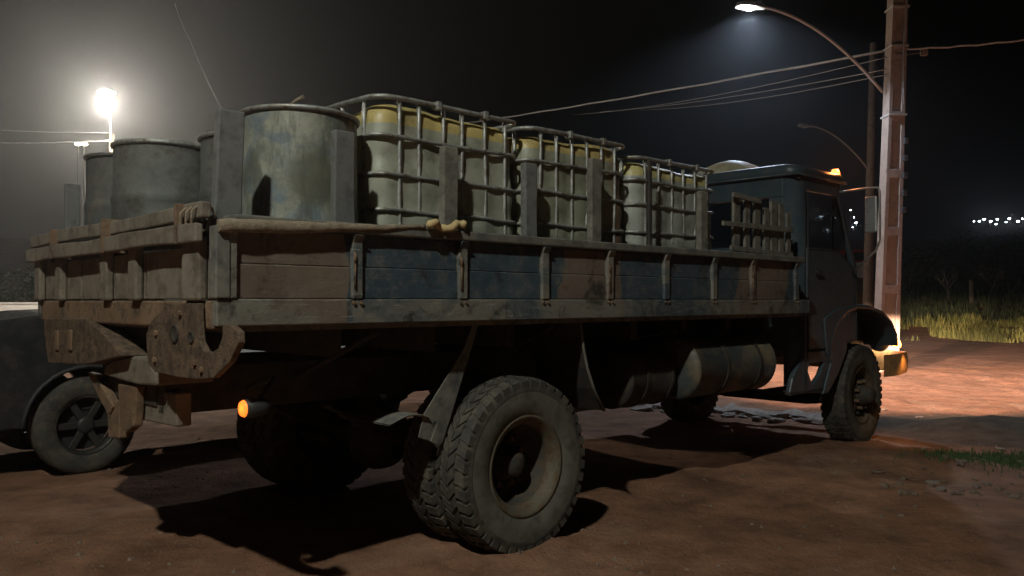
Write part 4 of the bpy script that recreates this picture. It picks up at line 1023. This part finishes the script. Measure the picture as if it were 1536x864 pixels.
# ------------------------------------------------------------------ street lamps, poles, wires
def lamp_light(loc, spec, soft, parent=None, name='lamp_light', aim=None, cone=165):
    L = bpy.data.lights.new(name, 'SPOT'); L.energy = spec['power']; L.color = spec['col']
    L.spot_size = R(cone); L.spot_blend = 0.35; L.shadow_soft_size = soft
    o = bpy.data.objects.new(name, L); C.objects.link(o); o.location = loc
    if cone > 179: L.type = 'POINT'
    if aim is not None: o.rotation_euler = aim.to_track_quat('-Z', 'Y').to_euler()
    return o
def street_lamp(base, head, arm_from, pole_r, pole_top, label, spec, lens_mat, group='street lamps', soft=0.12, pole_mat=None, lens_w=0.16, lit=True, cat='street lamp', cone=150, bowl=0.05):
    b = Vector(base); h = Vector(head) - b; a = Vector(arm_from) - b
    e = empty('street_lamp', b, 0, label, cat, group)
    if pole_r: MB().tube([(0, 0, -0.2), (pole_top[0] * .5, pole_top[1] * .5, pole_top[2] * .5), pole_top], [pole_r, pole_r * 0.85, pole_r * 0.7], 12).build('pole', pole_mat or MT['steel'], e)
    dirh = Vector((h.x - a.x, h.y - a.y, 0)).normalized()
    pth = []
    for i in range(15):
        t = i / 14; p = a.lerp(h, t); p.z = a.z + (h.z + 0.05 - a.z) * (1 - (1 - t) ** 1.9)
        pth.append(p)
    MB().tube(pth, 0.032, 8).build('arm', MT['steel'], e)
    ang = math.atan2(dirh.y, dirh.x)
    Mh = Matrix.Translation(h) @ Matrix.Rotation(ang, 4, 'Z')
    ve = []; outl = [(-0.25, 0.05), (-0.1, 0.10), (0.15, 0.14), (0.32, 0.11), (0.38, 0.0)]
    ring = [(x, y) for x, y in outl] + [(x, -y) for x, y in reversed(outl[:-1])]
    hv = [Mh @ Vector((x, y, 0.0)) for x, y in ring] + [Mh @ Vector((x * 0.9, y * 0.75, 0.09)) for x, y in ring]
    k = len(ring)
    MB().add(hv, [(i, (i + 1) % k, k + (i + 1) % k, k + i) for i in range(k)] + [tuple(range(k, 2 * k))], True).build('lamp_head', MT['steel'], e)
    lens = [Mh @ Vector((0.10 + lens_w * x, lens_w * 0.6 * y, -0.012 - bowl * (1 - x * x - y * y))) for x, y in [(r * math.cos(q), r * math.sin(q)) for r in (0.0, 0.5, 0.85, 1.0) for q in [j * math.pi / 8 for j in range(16)]]]
    MB().add(lens, [(r * 16 + j, r * 16 + (j + 1) % 16, (r + 1) * 16 + (j + 1) % 16, (r + 1) * 16 + j) for r in range(3) for j in range(16)], True).build('lens', lens_mat, e)
    if lit:
        o = lamp_light(h + dirh * 0.10 + Vector((0, 0, -0.03 - bowl)), spec, soft, cone=cone); o.parent = e
    return e
# warm lamp beyond the load
p1 = at(160, 140, 24.4)
street_lamp((p1.x - 0.9, p1.y + 2.2, ground_h(p1.x - 0.9, p1.y + 2.2)), p1, (p1.x - 0.9, p1.y + 2.2, 6.3), 0.11, (0, 0, 6.6), 'warm white street lamp glaring bright above the tailgate', LAMP_WARM, emit('warm_lamp_glass', (1.0, 0.86, 0.60), 260), lens_w=0.40, bowl=0.26, cone=180, pole_mat=MT['old_pole'])
# cool lamp on the concrete pole
PD = 17.0
pb = at(1327, 465, PD); pbx, pby = pb.x, PD
p2 = at(1130, 12, PD - 0.6); pa = at(1324, 138, PD)
pole = empty('concrete_pole', (pbx, pby, 0), 0, 'tall recessed-panel concrete pole lit pink near the road', 'pole')
H_ = 9.5; lean = math.tan(R(2.3))
def pole_ring(z, w, d): 
    t = lean * z; return [Vector((t + sx * w / 2, sy * d / 2, z)) for sx, sy in ((-1, -1), (1, -1), (1, 1), (-1, 1))]
w0, w1 = 0.405, 0.27
m = MB(); vs = []
for i in range(2):
    z = -0.3 + i * (H_ + 0.3); w = w0 + (w1 - w0) * i; vs += pole_ring(z, w, 0.24 if i == 0 else 0.18)
m.add(vs, [(0, 1, 5, 4), (1, 2, 6, 5), (2, 3, 7, 6), (3, 0, 4, 7), (4, 5, 6, 7), (3, 2, 1, 0)])
m.build('web', MT['concrete'], pole, 0.01)
for k in range(2):                                # raised edge flanges
    sx = -1 if k == 0 else 1; vs = []
    for i in range(2):
        z = -0.3 + i * (H_ + 0.3); w = w0 + (w1 - w0) * i; d = (0.30 if i == 0 else 0.24); t = lean * z
        xo, xi = sx * (w / 2 + 0.004), sx * (w / 2 - 0.075)
        vs += [Vector((t + xo, -d / 2 - 0.02, z)), Vector((t + xi, -d / 2 - 0.02, z)), Vector((t + xi, d / 2 + 0.02, z)), Vector((t + xo, d / 2 + 0.02, z))]
    MB().add(vs, [(0, 1, 5, 4), (1, 2, 6, 5), (2, 3, 7, 6), (3, 0, 4, 7), (4, 5, 6, 7), (3, 2, 1, 0)]).build('flange', MT['concrete'], pole, 0.01)
for k in range(8):                                # cross bars that close the recessed panels
    z = 0.5 + k * 1.17; t = lean * z; w = w0 + (w1 - w0) * z / H_; d = 0.30 - 0.06 * z / H_
    MB().box(t - w / 2 + 0.06, t + w / 2 - 0.06, -d / 2 - 0.018, -d / 2 + 0.05, z - 0.09, z + 0.09).build('panel_bar', MT['concrete'], pole, 0.008)
MB().tube([(lean * z + 0.10 + 0.03 * math.sin(z * 1.7), -0.2, z) for z in [5.4 + k * 0.3 for k in range(14)]], 0.018, 6).build('riser_cable', MT['wire'], pole)
for z in (5.2, 6.6, 7.4):
    w = w0 + (w1 - w0) * z / H_; t = lean * z
    MB().box(t - w / 2 - 0.02, t + w / 2 + 0.02, -0.2, 0.2, z - 0.02, z + 0.02).build('band', MT['steel'], pole)
for k in range(5):
    z = 3.2 + 0.35 * k
    MB().box(lean * z + 0.14, lean * z + 0.22, -0.24, -0.15, z, z + 0.12).build('cable_box', MT['plastic'], pole, 0.01)
sl = street_lamp((pbx, pby, 0), p2, pa, 0, (0, 0, 0), 'cool white lamp on a curved arm bracketed to the concrete pole', LAMP_COOL, emit('cool_lamp_glass', (0.88, 0.94, 1.0), 160), lens_w=0.12, cone=140)
# unlit lamp on an older pole further back
PD2 = 31.0
q = at(1300, 460, PD2)
oz = ground_h(q.x, PD2)
e2 = empty('wooden_pole', (q.x, PD2, oz), 0, 'dark slender utility pole just behind the pale concrete pole', 'pole')
MB().tube([(0, 0, -0.3), (0.15, 0, 5), (0.32, 0, 11)], [0.19, 0.17, 0.13], 12).build('shaft', MT['old_pole'], e2)
street_lamp((q.x, PD2, oz), at(1210, 190, PD2 - 0.5), at(1303, 255, PD2), 0, (0, 0, 0), 'unlit lamp on a thin arm fixed to the dark slender pole', LAMP_COOL, MT['mirror'], lit=False)
# street lamp behind the photographer that lights the near side of the truck
street_lamp((-3.2, -4.6, ground_h(-3.2, -4.6)), (-2.1, -1.9, 7.6), (-3.2, -4.6, 6.9), 0.11, (0, 0, 7.2), 'street lamp standing behind the viewer on the near side of the yard', LAMP_NEAR, emit('near_lamp_glass', (1.0, 0.9, 0.7), 30), soft=0.14)

def wire(pts, r_, label, sagm=0.0, group='overhead cables', n=24, wob=0.0):
    P = [Vector(p) for p in pts]; path = []
    for i in range(len(P) - 1):
        for k in range(n):
            t = k / n; p = P[i].lerp(P[i + 1], t); p.z -= sagm * 4 * t * (1 - t)
            if wob: p += Vector((0, 0, wob * math.sin((i * n + k) * 1.9)))
            path.append(p)
    path.append(P[-1])
    o = MB().tube([p - P[0] for p in path], r_, 6).build('overhead_cable', MT['wire']); o.location = P[0]
    return tag(o, label, 'cable', group)
top_w = at(1338, 74, PD)
wire([at(640, 192, 44), top_w], 0.030, 'thick twisted cable running from the concrete pole towards the warm lamp', 0.12, wob=0.012)
wire([at(900, 168, 32), at(1330, 104, PD)], 0.010, 'thin cable hanging just under the thick twisted one', 0.12)
wire([at(960, 165, 30), at(1330, 112, PD)], 0.009, 'lowest thin cable tied to the concrete pole', 0.15)
wire([at(860, 172, 34), at(1330, 86, PD)], 0.009, 'thin cable tied to the pole beside the thick twisted one', 0.2)
wire([top_w, at(1700, 34, 15.5)], 0.022, 'twisted cable leaving the concrete pole away from the truck', 0.1, wob=0.012)
wire([at(-60, 213, 30), at(165, 211, 26)], 0.02, 'twisted bright cable stretched below the warm lamp', 0.05, wob=0.012)
wire([at(-60, 191, 30), at(160, 199, 26)], 0.012, 'thin cable above the twisted one near the warm lamp', 0.05)
wire([at(262, 5, 14), at(285, 60, 13), at(334, 165, 11.5)], 0.006, 'thin slack wire dropping behind the truck load', 0.05)
bx_ = MB().box(-0.06, 0.06, -0.05, 0.05, -0.06, 0.06); bx_.tube([(-0.9, 0.1, -0.1), (-0.06, 0, 0)], 0.01, 6)
o = bx_.build('cable_joint', MT['tan'], None, 0.01); o.location = at(1386, 79, PD); tag(o, 'small tan joint box hanging on the cable beside the pole', 'joint box')

# far lights: a row of lamps on the hill, a few by the road, and a far pair of floodlights
far_mat = emit('far_lamp', (0.80, 0.88, 1.0), 60)
far_warm = emit('far_lamp_warm', (1.0, 0.86, 0.62), 40)
def far_lamp(px, py, d, r_, m, label, group, hgt=6.0):
    p = at(px, py, d); gz = ground_h(p.x, p.y)
    e = empty('far_street_lamp', (p.x, p.y, gz), 0, label, 'street lamp', group)
    MB().tube([(0, 0, -0.5), (0, 0, p.z - gz)], r_ * 0.25, 6).build('pole', MT['plastic'], e)
    bm_ = MB().lathe([(0, -r_ * 0.6), (r_ * 0.8, -r_ * 0.35), (r_, 0), (r_ * 0.8, r_ * 0.35), (0, r_ * 0.5)], Matrix.Translation((0, 0, p.z - gz)), 10)
    bm_.build('lamp', m, e)
for px, py, s in ((1461, 332, .7), (1469, 332, .8), (1476, 329, 1.0), (1486, 332, 1.1), (1494, 336, .8), (1496, 329, .9), (1509, 333, .8), (1514, 328, 1.1), (1527, 332, 1.2), (1534, 328, .8)):
    far_lamp(px, py, 230, 0.30 * s, far_mat, 'tiny white lamp in the bright row far off on the dark hill', 'row of lamps on the far hill')
for px, py, s in ((1276, 315, .6), (1281, 326, .5), (1284, 334, .9), (1279, 341, .4), (1231, 325, .6), (1251, 327, .4), (1241, 345, .4)):  # those behind the side window are added for lights reflected in it
    far_lamp(px, py, 120, 0.16 * s, far_mat, 'tiny white lamp far off past the cab, some added for side window reflections', 'far lamps beyond the cab')
for px in (117, 127):
    far_lamp(px, 216, 60, 0.20, far_warm, 'small warm floodlight far off under the street cable', 'far pair of floodlights')
# red and white bus far down the road, past the windscreen
pbz = at(1284, 392, 70)
bus = empty('far_bus', (pbz.x, 70, ground_h(pbz.x, 70)), R(8), 'red and white bus far down the road past the mirror', 'bus')
MB().box(-1.2, 1.2, 0, 7, 0.5, 2.0).build('lower_body', MT['white'], bus, 0.1); MB().box(-1.19, 1.19, 0.05, 6.9, 2.0, 3.1).build('upper_body', MT['red'], bus, 0.15)
MB().box(-1.0, 1.0, -0.02, 0.02, 2.15, 2.85).build('rear_window', MT['glass_dark'], bus)
for s_ in (-1, 1):
    MB().box(s_ * 0.9 - 0.1, s_ * 0.9 + 0.1, -0.04, 0.0, 1.2, 1.4).build('tail_lamp', emit('far_tail', (1, 0.1, 0.06), 5), bus)
    car_wheel(bus, s_ * 1.05, 1.5, 0.48, 0.26, True)

# ------------------------------------------------------------------ verge vegetation
def blades(name, pts, hmin, hmax, wid, m, label, per, seed):
    rnd = random.Random(seed); mb = MB()
    for (x, y) in pts:
        gz = ground_h(x, y)
        for k in range(per):
            a = rnd.uniform(0, 6.28); h = rnd.uniform(hmin, hmax); l = rnd.uniform(0.1, 0.7) * h; w = wid * rnd.uniform(.6, 1.3)
            h *= 0.55 + 0.9 * max(0.0, 0.5 + mnoise.noise(Vector((x * 1.3, y * 1.3, 8))))
            bx, by = x + rnd.gauss(0, 0.12), y + rnd.gauss(0, 0.12); c, s = math.cos(a), math.sin(a)
            mb.add([(bx - s * w, by + c * w, gz - .02), (bx + s * w, by - c * w, gz - .02), (bx + c * l * .4 + s * w * .7, by + s * l * .4 - c * w * .7, gz + h * .6), (bx + c * l * .4 - s * w * .7, by + s * l * .4 + c * w * .7, gz + h * .6), (bx + c * l, by + s * l, gz + h)], [(0, 1, 2, 3), (3, 2, 4)])
    o = mb.build(name, m); tag(o, label, 'grass', kind='stuff'); return o
rnd = random.Random(5)
pts = []
for k in range(2300):
    px = rnd.uniform(1335, 1600); d = rnd.uniform(27.5, 36)
    x = (px - 768) / F * d
    if mnoise.noise(Vector((x * .55, d * .4, 0))) > 0.0 + 0.25 * max(0, 30 - d): pts.append((x, d))
blades('verge_grass', pts, 0.06, 0.45, 0.024, MT['grass'], 'dry yellow-green grass along the far verge', 14, 1)
pts = [((rnd.uniform(1320, 1620) - 768) / F * d, d) for d in [rnd.uniform(36, 58) for k in range(1700)]]
blades('bank_grass', pts, 0.12, 0.45, 0.03, MT['scrub'], 'dim tall grass on the bank behind the verge', 9, 2)
pts = []
for k in range(380):
    x, y = rnd.gauss(4.55, 0.33), rnd.gauss(7.55, 0.16)
    pts.append((x, y))
blades('short_grass', pts, 0.015, 0.055, 0.005, MT['grass_green'], 'small patch of short green grass on the bare soil', 12, 3)
# low scrub on the bank
def bush(x, y, r_, h, label, seed, m=None):
    rnd = random.Random(seed); gz = ground_h(x, y)
    e = empty('scrub_bush', (x, y, gz), 0, label, 'bush', 'scrub on the far bank')
    lf = MB()
    cl = [(rnd.uniform(-1, 1), rnd.uniform(-1, 1), rnd.uniform(0.15, 1)) for k in range(16)]
    for (a, b, c) in cl:
        for k in range(70):
            p = Vector((a * r_ * .8 + rnd.gauss(0, r_ * .22), b * r_ * .8 + rnd.gauss(0, r_ * .22), max(0.05, c * h + rnd.gauss(0, h * .14)))); s = rnd.uniform(.06, .13)
            q = Matrix.Rotation(rnd.uniform(0, 6.3), 4, 'Z') @ Matrix.Rotation(rnd.uniform(-1.2, 1.2), 4, 'X')
            lf.add([p + q @ Vector(w_) for w_ in ((-s, 0, 0), (0, -s * .5, 0), (s, 0, 0), (0, s * .5, 0))], [(0, 1, 2, 3)])
    lf.build('crown', m or MT['scrub'], e)
    tr = MB()
    for (a, b, c) in cl[:7]: tr.tube([(0, 0, -.1), (a * r_ * .4, b * r_ * .4, c * h * .5), (a * r_ * .8, b * r_ * .8, c * h)], [.05, .03, .012], 5)
    tr.build('trunk', MT['bark'], e)
for i, (px, d, r_, h) in enumerate(((1362, 48, 1.6, 2.2), (1395, 60, 2.2, 3.0), (1448, 62, 2.4, 3.2), (1500, 58, 2.2, 2.8), (1545, 62, 2.6, 3.4), (1370, 66, 2.5, 3.8), (1480, 72, 3.0, 4.2))):
    bush((px - 768) / F * d, d, r_, h, 'dim leafy scrub bush on the dark bank behind the verge', 40 + i)
def bare_tree(px, py, d, h, seed, label):
    p = at(px, py, d); rnd = random.Random(seed); gz = ground_h(p.x, d)
    e = empty('bare_tree', (p.x, d, gz), 0, label, 'tree'); m = MB(); tw = MB()
    m.tube([(0, 0, -.2), (0.03, 0, h * .22), (0.0, 0, h * .36)], [.10, .085, .07], 8)
    for k in range(7):
        a = rnd.uniform(0, 6.28); s = rnd.uniform(.35, .6) * h; dx = (1 if k % 2 else -1) * rnd.uniform(.25, .6) * h * .6
        q = [Vector((0, 0, h * .3)), Vector((dx * .4, rnd.uniform(-.2, .2), h * .3 + s * .45)), Vector((dx, rnd.uniform(-.3, .3), h * .3 + s))]
        tw.tube(q, [.055, .035, .012], 6)
        for j in range(3):
            b = q[1].lerp(q[2], rnd.uniform(0, .9)); tw.tube([b, b + Vector((rnd.uniform(-.4, .4), rnd.uniform(-.3, .3), rnd.uniform(.15, .5)))], [.02, .007], 5)
    m.build('trunk', MT['bark'], e); tw.build('crown', MT['bark'], e)
bare_tree(1422, 425, 44, 1.9, 2, 'small bare forked tree standing pale on the bank')
bare_tree(1488, 425, 46, 1.9, 8, 'leafless sapling with upright twigs beyond the pale post')
pp_ = at(1457, 425, 42); gz = ground_h(pp_.x, 42)
o = MB().tube([(0, 0, -.2), (0.01, 0, .6), (0, 0, 1.3)], [.12, .115, .11], 9).build('fence_post', MT['bark']); o.location = (pp_.x, 42, gz); tag(o, 'short pale wooden post between two bare trees on the bank', 'post')
pw0, pw1 = at(-170, 462, 31), at(72, 462, 31); zt_ = at(20, 453.5, 31).z
lw_ = MB().box(0, pw1.x - pw0.x, -0.11, 0.11, -0.3, zt_ - ground_h(pw0.x, 31) - 0.06); lw_.box(-0.03, pw1.x - pw0.x + 0.03, -0.15, 0.15, zt_ - ground_h(pw0.x, 31) - 0.058, zt_ - ground_h(pw0.x, 31))
wl = lw_.build('sheen_strip_wall', MT['white'], None, 0.01); wl.location = (pw0.x, 31, ground_h(pw0.x, 31)); tag(wl, 'added low white wall standing in for lamp sheen on the dark car', 'wall')  # white wall added for the pale lamp sheen on the car's bonnet
# low dark hedge line at the left edge of the yard
for i in range(3):
    d = 40 + i * 1.5; px = -60 + i * 55
    bush((px - 768) / F * d, d, 2.0, 1.7, 'dark hedge bush at the far side of the yard beyond the dark car', 70 + i)

# ------------------------------------------------------------------ rubble along the broken edge and stones
def stone_mesh(seed, mt):
    rnd = random.Random(seed); bm = bmesh.new(); bmesh.ops.create_icosphere(bm, subdivisions=1, radius=1)
    for v in bm.verts: v.co *= rnd.uniform(.65, 1.15); v.co.z *= 0.55
    me = bpy.data.meshes.new('stone'); bm.to_mesh(me); bm.free(); me.materials.append(mt); return me
SM = [stone_mesh(k, MT['stone']) for k in range(6)]; SMD = [stone_mesh(k + 9, MT['grit']) for k in range(6)]
rnd = random.Random(99)
def stone(x, y, s, label, group, flat=1.0):
    o = bpy.data.objects.new('stone', rnd.choice(SMD if 'dull' in label else SM)); C.objects.link(o)
    o.location = (x, y, ground_h(x, y) + s * 0.15); o.scale = (s * rnd.uniform(.8, 1.6), s * rnd.uniform(.7, 1.2), s * flat); o.rotation_euler = (rnd.uniform(-.2, .2), rnd.uniform(-.2, .2), rnd.uniform(0, 6.28))
    tag(o, label, 'stone', group)
for k in range(70):
    t = rnd.random(); px = 900 + 345 * t; py = 604 + 26 * t + rnd.uniform(-3, 8)
    p = gnd(px, py); stone(p.x, p.y, rnd.uniform(.04, .13), 'pale rubble lump in the broken heap under the truck front', 'rubble heap under the truck', .8)
for k in range(45):
    p = gnd(rnd.uniform(1310, 1536), rnd.uniform(690, 745)); stone(p.x, p.y, rnd.uniform(.012, .05), 'small dull stone scattered beside the green grass patch', 'stones by the grass patch', 1.0)
for px, py, s in ((1384, 676, .035), (1500, 672, .05), (1380, 627, .06), (1310, 628, .07), (1325, 616, .06), (1400, 720, .06)):
    p = gnd(px, py); stone(p.x, p.y, s, 'pale flat stone lying on the dark bank near the front wheel', 'pale stones on the bank', .5)
for px, py, s in ((1057, 722, .016), (1030, 851, .012), (1077, 848, .012), (1060, 724, .012), (265, 731, .022), (240, 800, .015)):
    p = gnd(px, py); stone(p.x, p.y, s, 'tiny pebble alone on the open foreground soil', 'pebbles on the soil', .7)
gm2 = MB(); rg = random.Random(321)
for k in range(3600):
    px = rg.uniform(-40, 1580); py = 620 + 260 * rg.random() ** 0.8
    p = gnd(px, py)
    if mnoise.noise(Vector((p.x * 0.9, p.y * 0.9, 4))) < rg.uniform(-0.35, 0.35): continue
    q = (rg.uniform(0.003, 0.009) if rg.random() < 0.93 else rg.uniform(0.010, 0.020)) * (0.7 + p.y * 0.09); z = ground_h(p.x, p.y)
    a = rg.uniform(0, 6.28); c_, s_ = math.cos(a) * q, math.sin(a) * q; e_ = rg.uniform(.6, 1.3)
    gm2.add([(p.x + c_, p.y + s_, z - .002), (p.x - s_ * e_, p.y + c_ * e_, z - .002), (p.x - c_, p.y - s_, z - .002), (p.x + s_ * e_, p.y - c_ * e_, z - .002), (p.x + c_ * .3, p.y + s_ * .3, z + q * .8)], [(0, 1, 4), (1, 2, 4), (2, 3, 4), (3, 0, 4)])
tag(gm2.build('gravel', MT['grit']), 'loose grit and small gravel strewn over the soil', 'gravel', kind='stuff')
# broken slab edge under the truck front
m = MB(); rnd2 = random.Random(4); topv = []; n_ = 26
for i in range(n_ + 1):
    t = i / n_; px = 905 + 340 * t; py = 606 + 27 * t
    p = gnd(px, py); q_ = p + Vector((0.18, 0.75, 0)) + Vector((rnd2.uniform(-.1, .1), rnd2.uniform(-.35, .35), 0)); p = p + Vector((rnd2.uniform(-.05, .05), rnd2.uniform(-.16, .16), 0))
    topv.append((p, q_, 0.05 + 0.05 * rnd2.random()))
vs = []
for p, q_, h in topv: vs += [(p.x, p.y - .05, -0.06), (p.x, p.y, ground_h(p.x, p.y) + h * .6), (p.x * .5 + q_.x * .5, p.y * .5 + q_.y * .5 , ground_h(p.x, p.y) + h), (q_.x, q_.y, -0.06)]
m.add(vs, [(i * 4 + k, i * 4 + k + 1, i * 4 + 5 + k, i * 4 + 4 + k) for i in range(n_) for k in range(3)])
o = m.build('broken_kerb', MT['stone']); tag(o, 'low ragged ridge of broken pale kerb under the truck front', 'kerb')

# ------------------------------------------------------------------ haze volume added for the lens glare round the lamps
if HAZE > 0:
    me = MB().box(-500, 500, -60, 400, -2.5, 34)
    hz = me.build('haze', MT['soil']); hz.data.materials.clear()
    hm = bpy.data.materials.new('glare_haze'); hm.use_nodes = True; nt = hm.node_tree; nt.nodes.clear()
    out = nt.nodes.new('ShaderNodeOutputMaterial'); pvn = nt.nodes.new('ShaderNodeVolumePrincipled')
    pvn.inputs['Color'].default_value = (0.9, 0.92, 0.95, 1); pvn.inputs['Density'].default_value = HAZE; pvn.inputs['Anisotropy'].default_value = 0.80
    nt.links.new(pvn.outputs[0], out.inputs['Volume'])
    hz.data.materials.append(hm); tag(hz, 'thin haze added for the lens glare round the lamps', 'haze', kind='stuff')
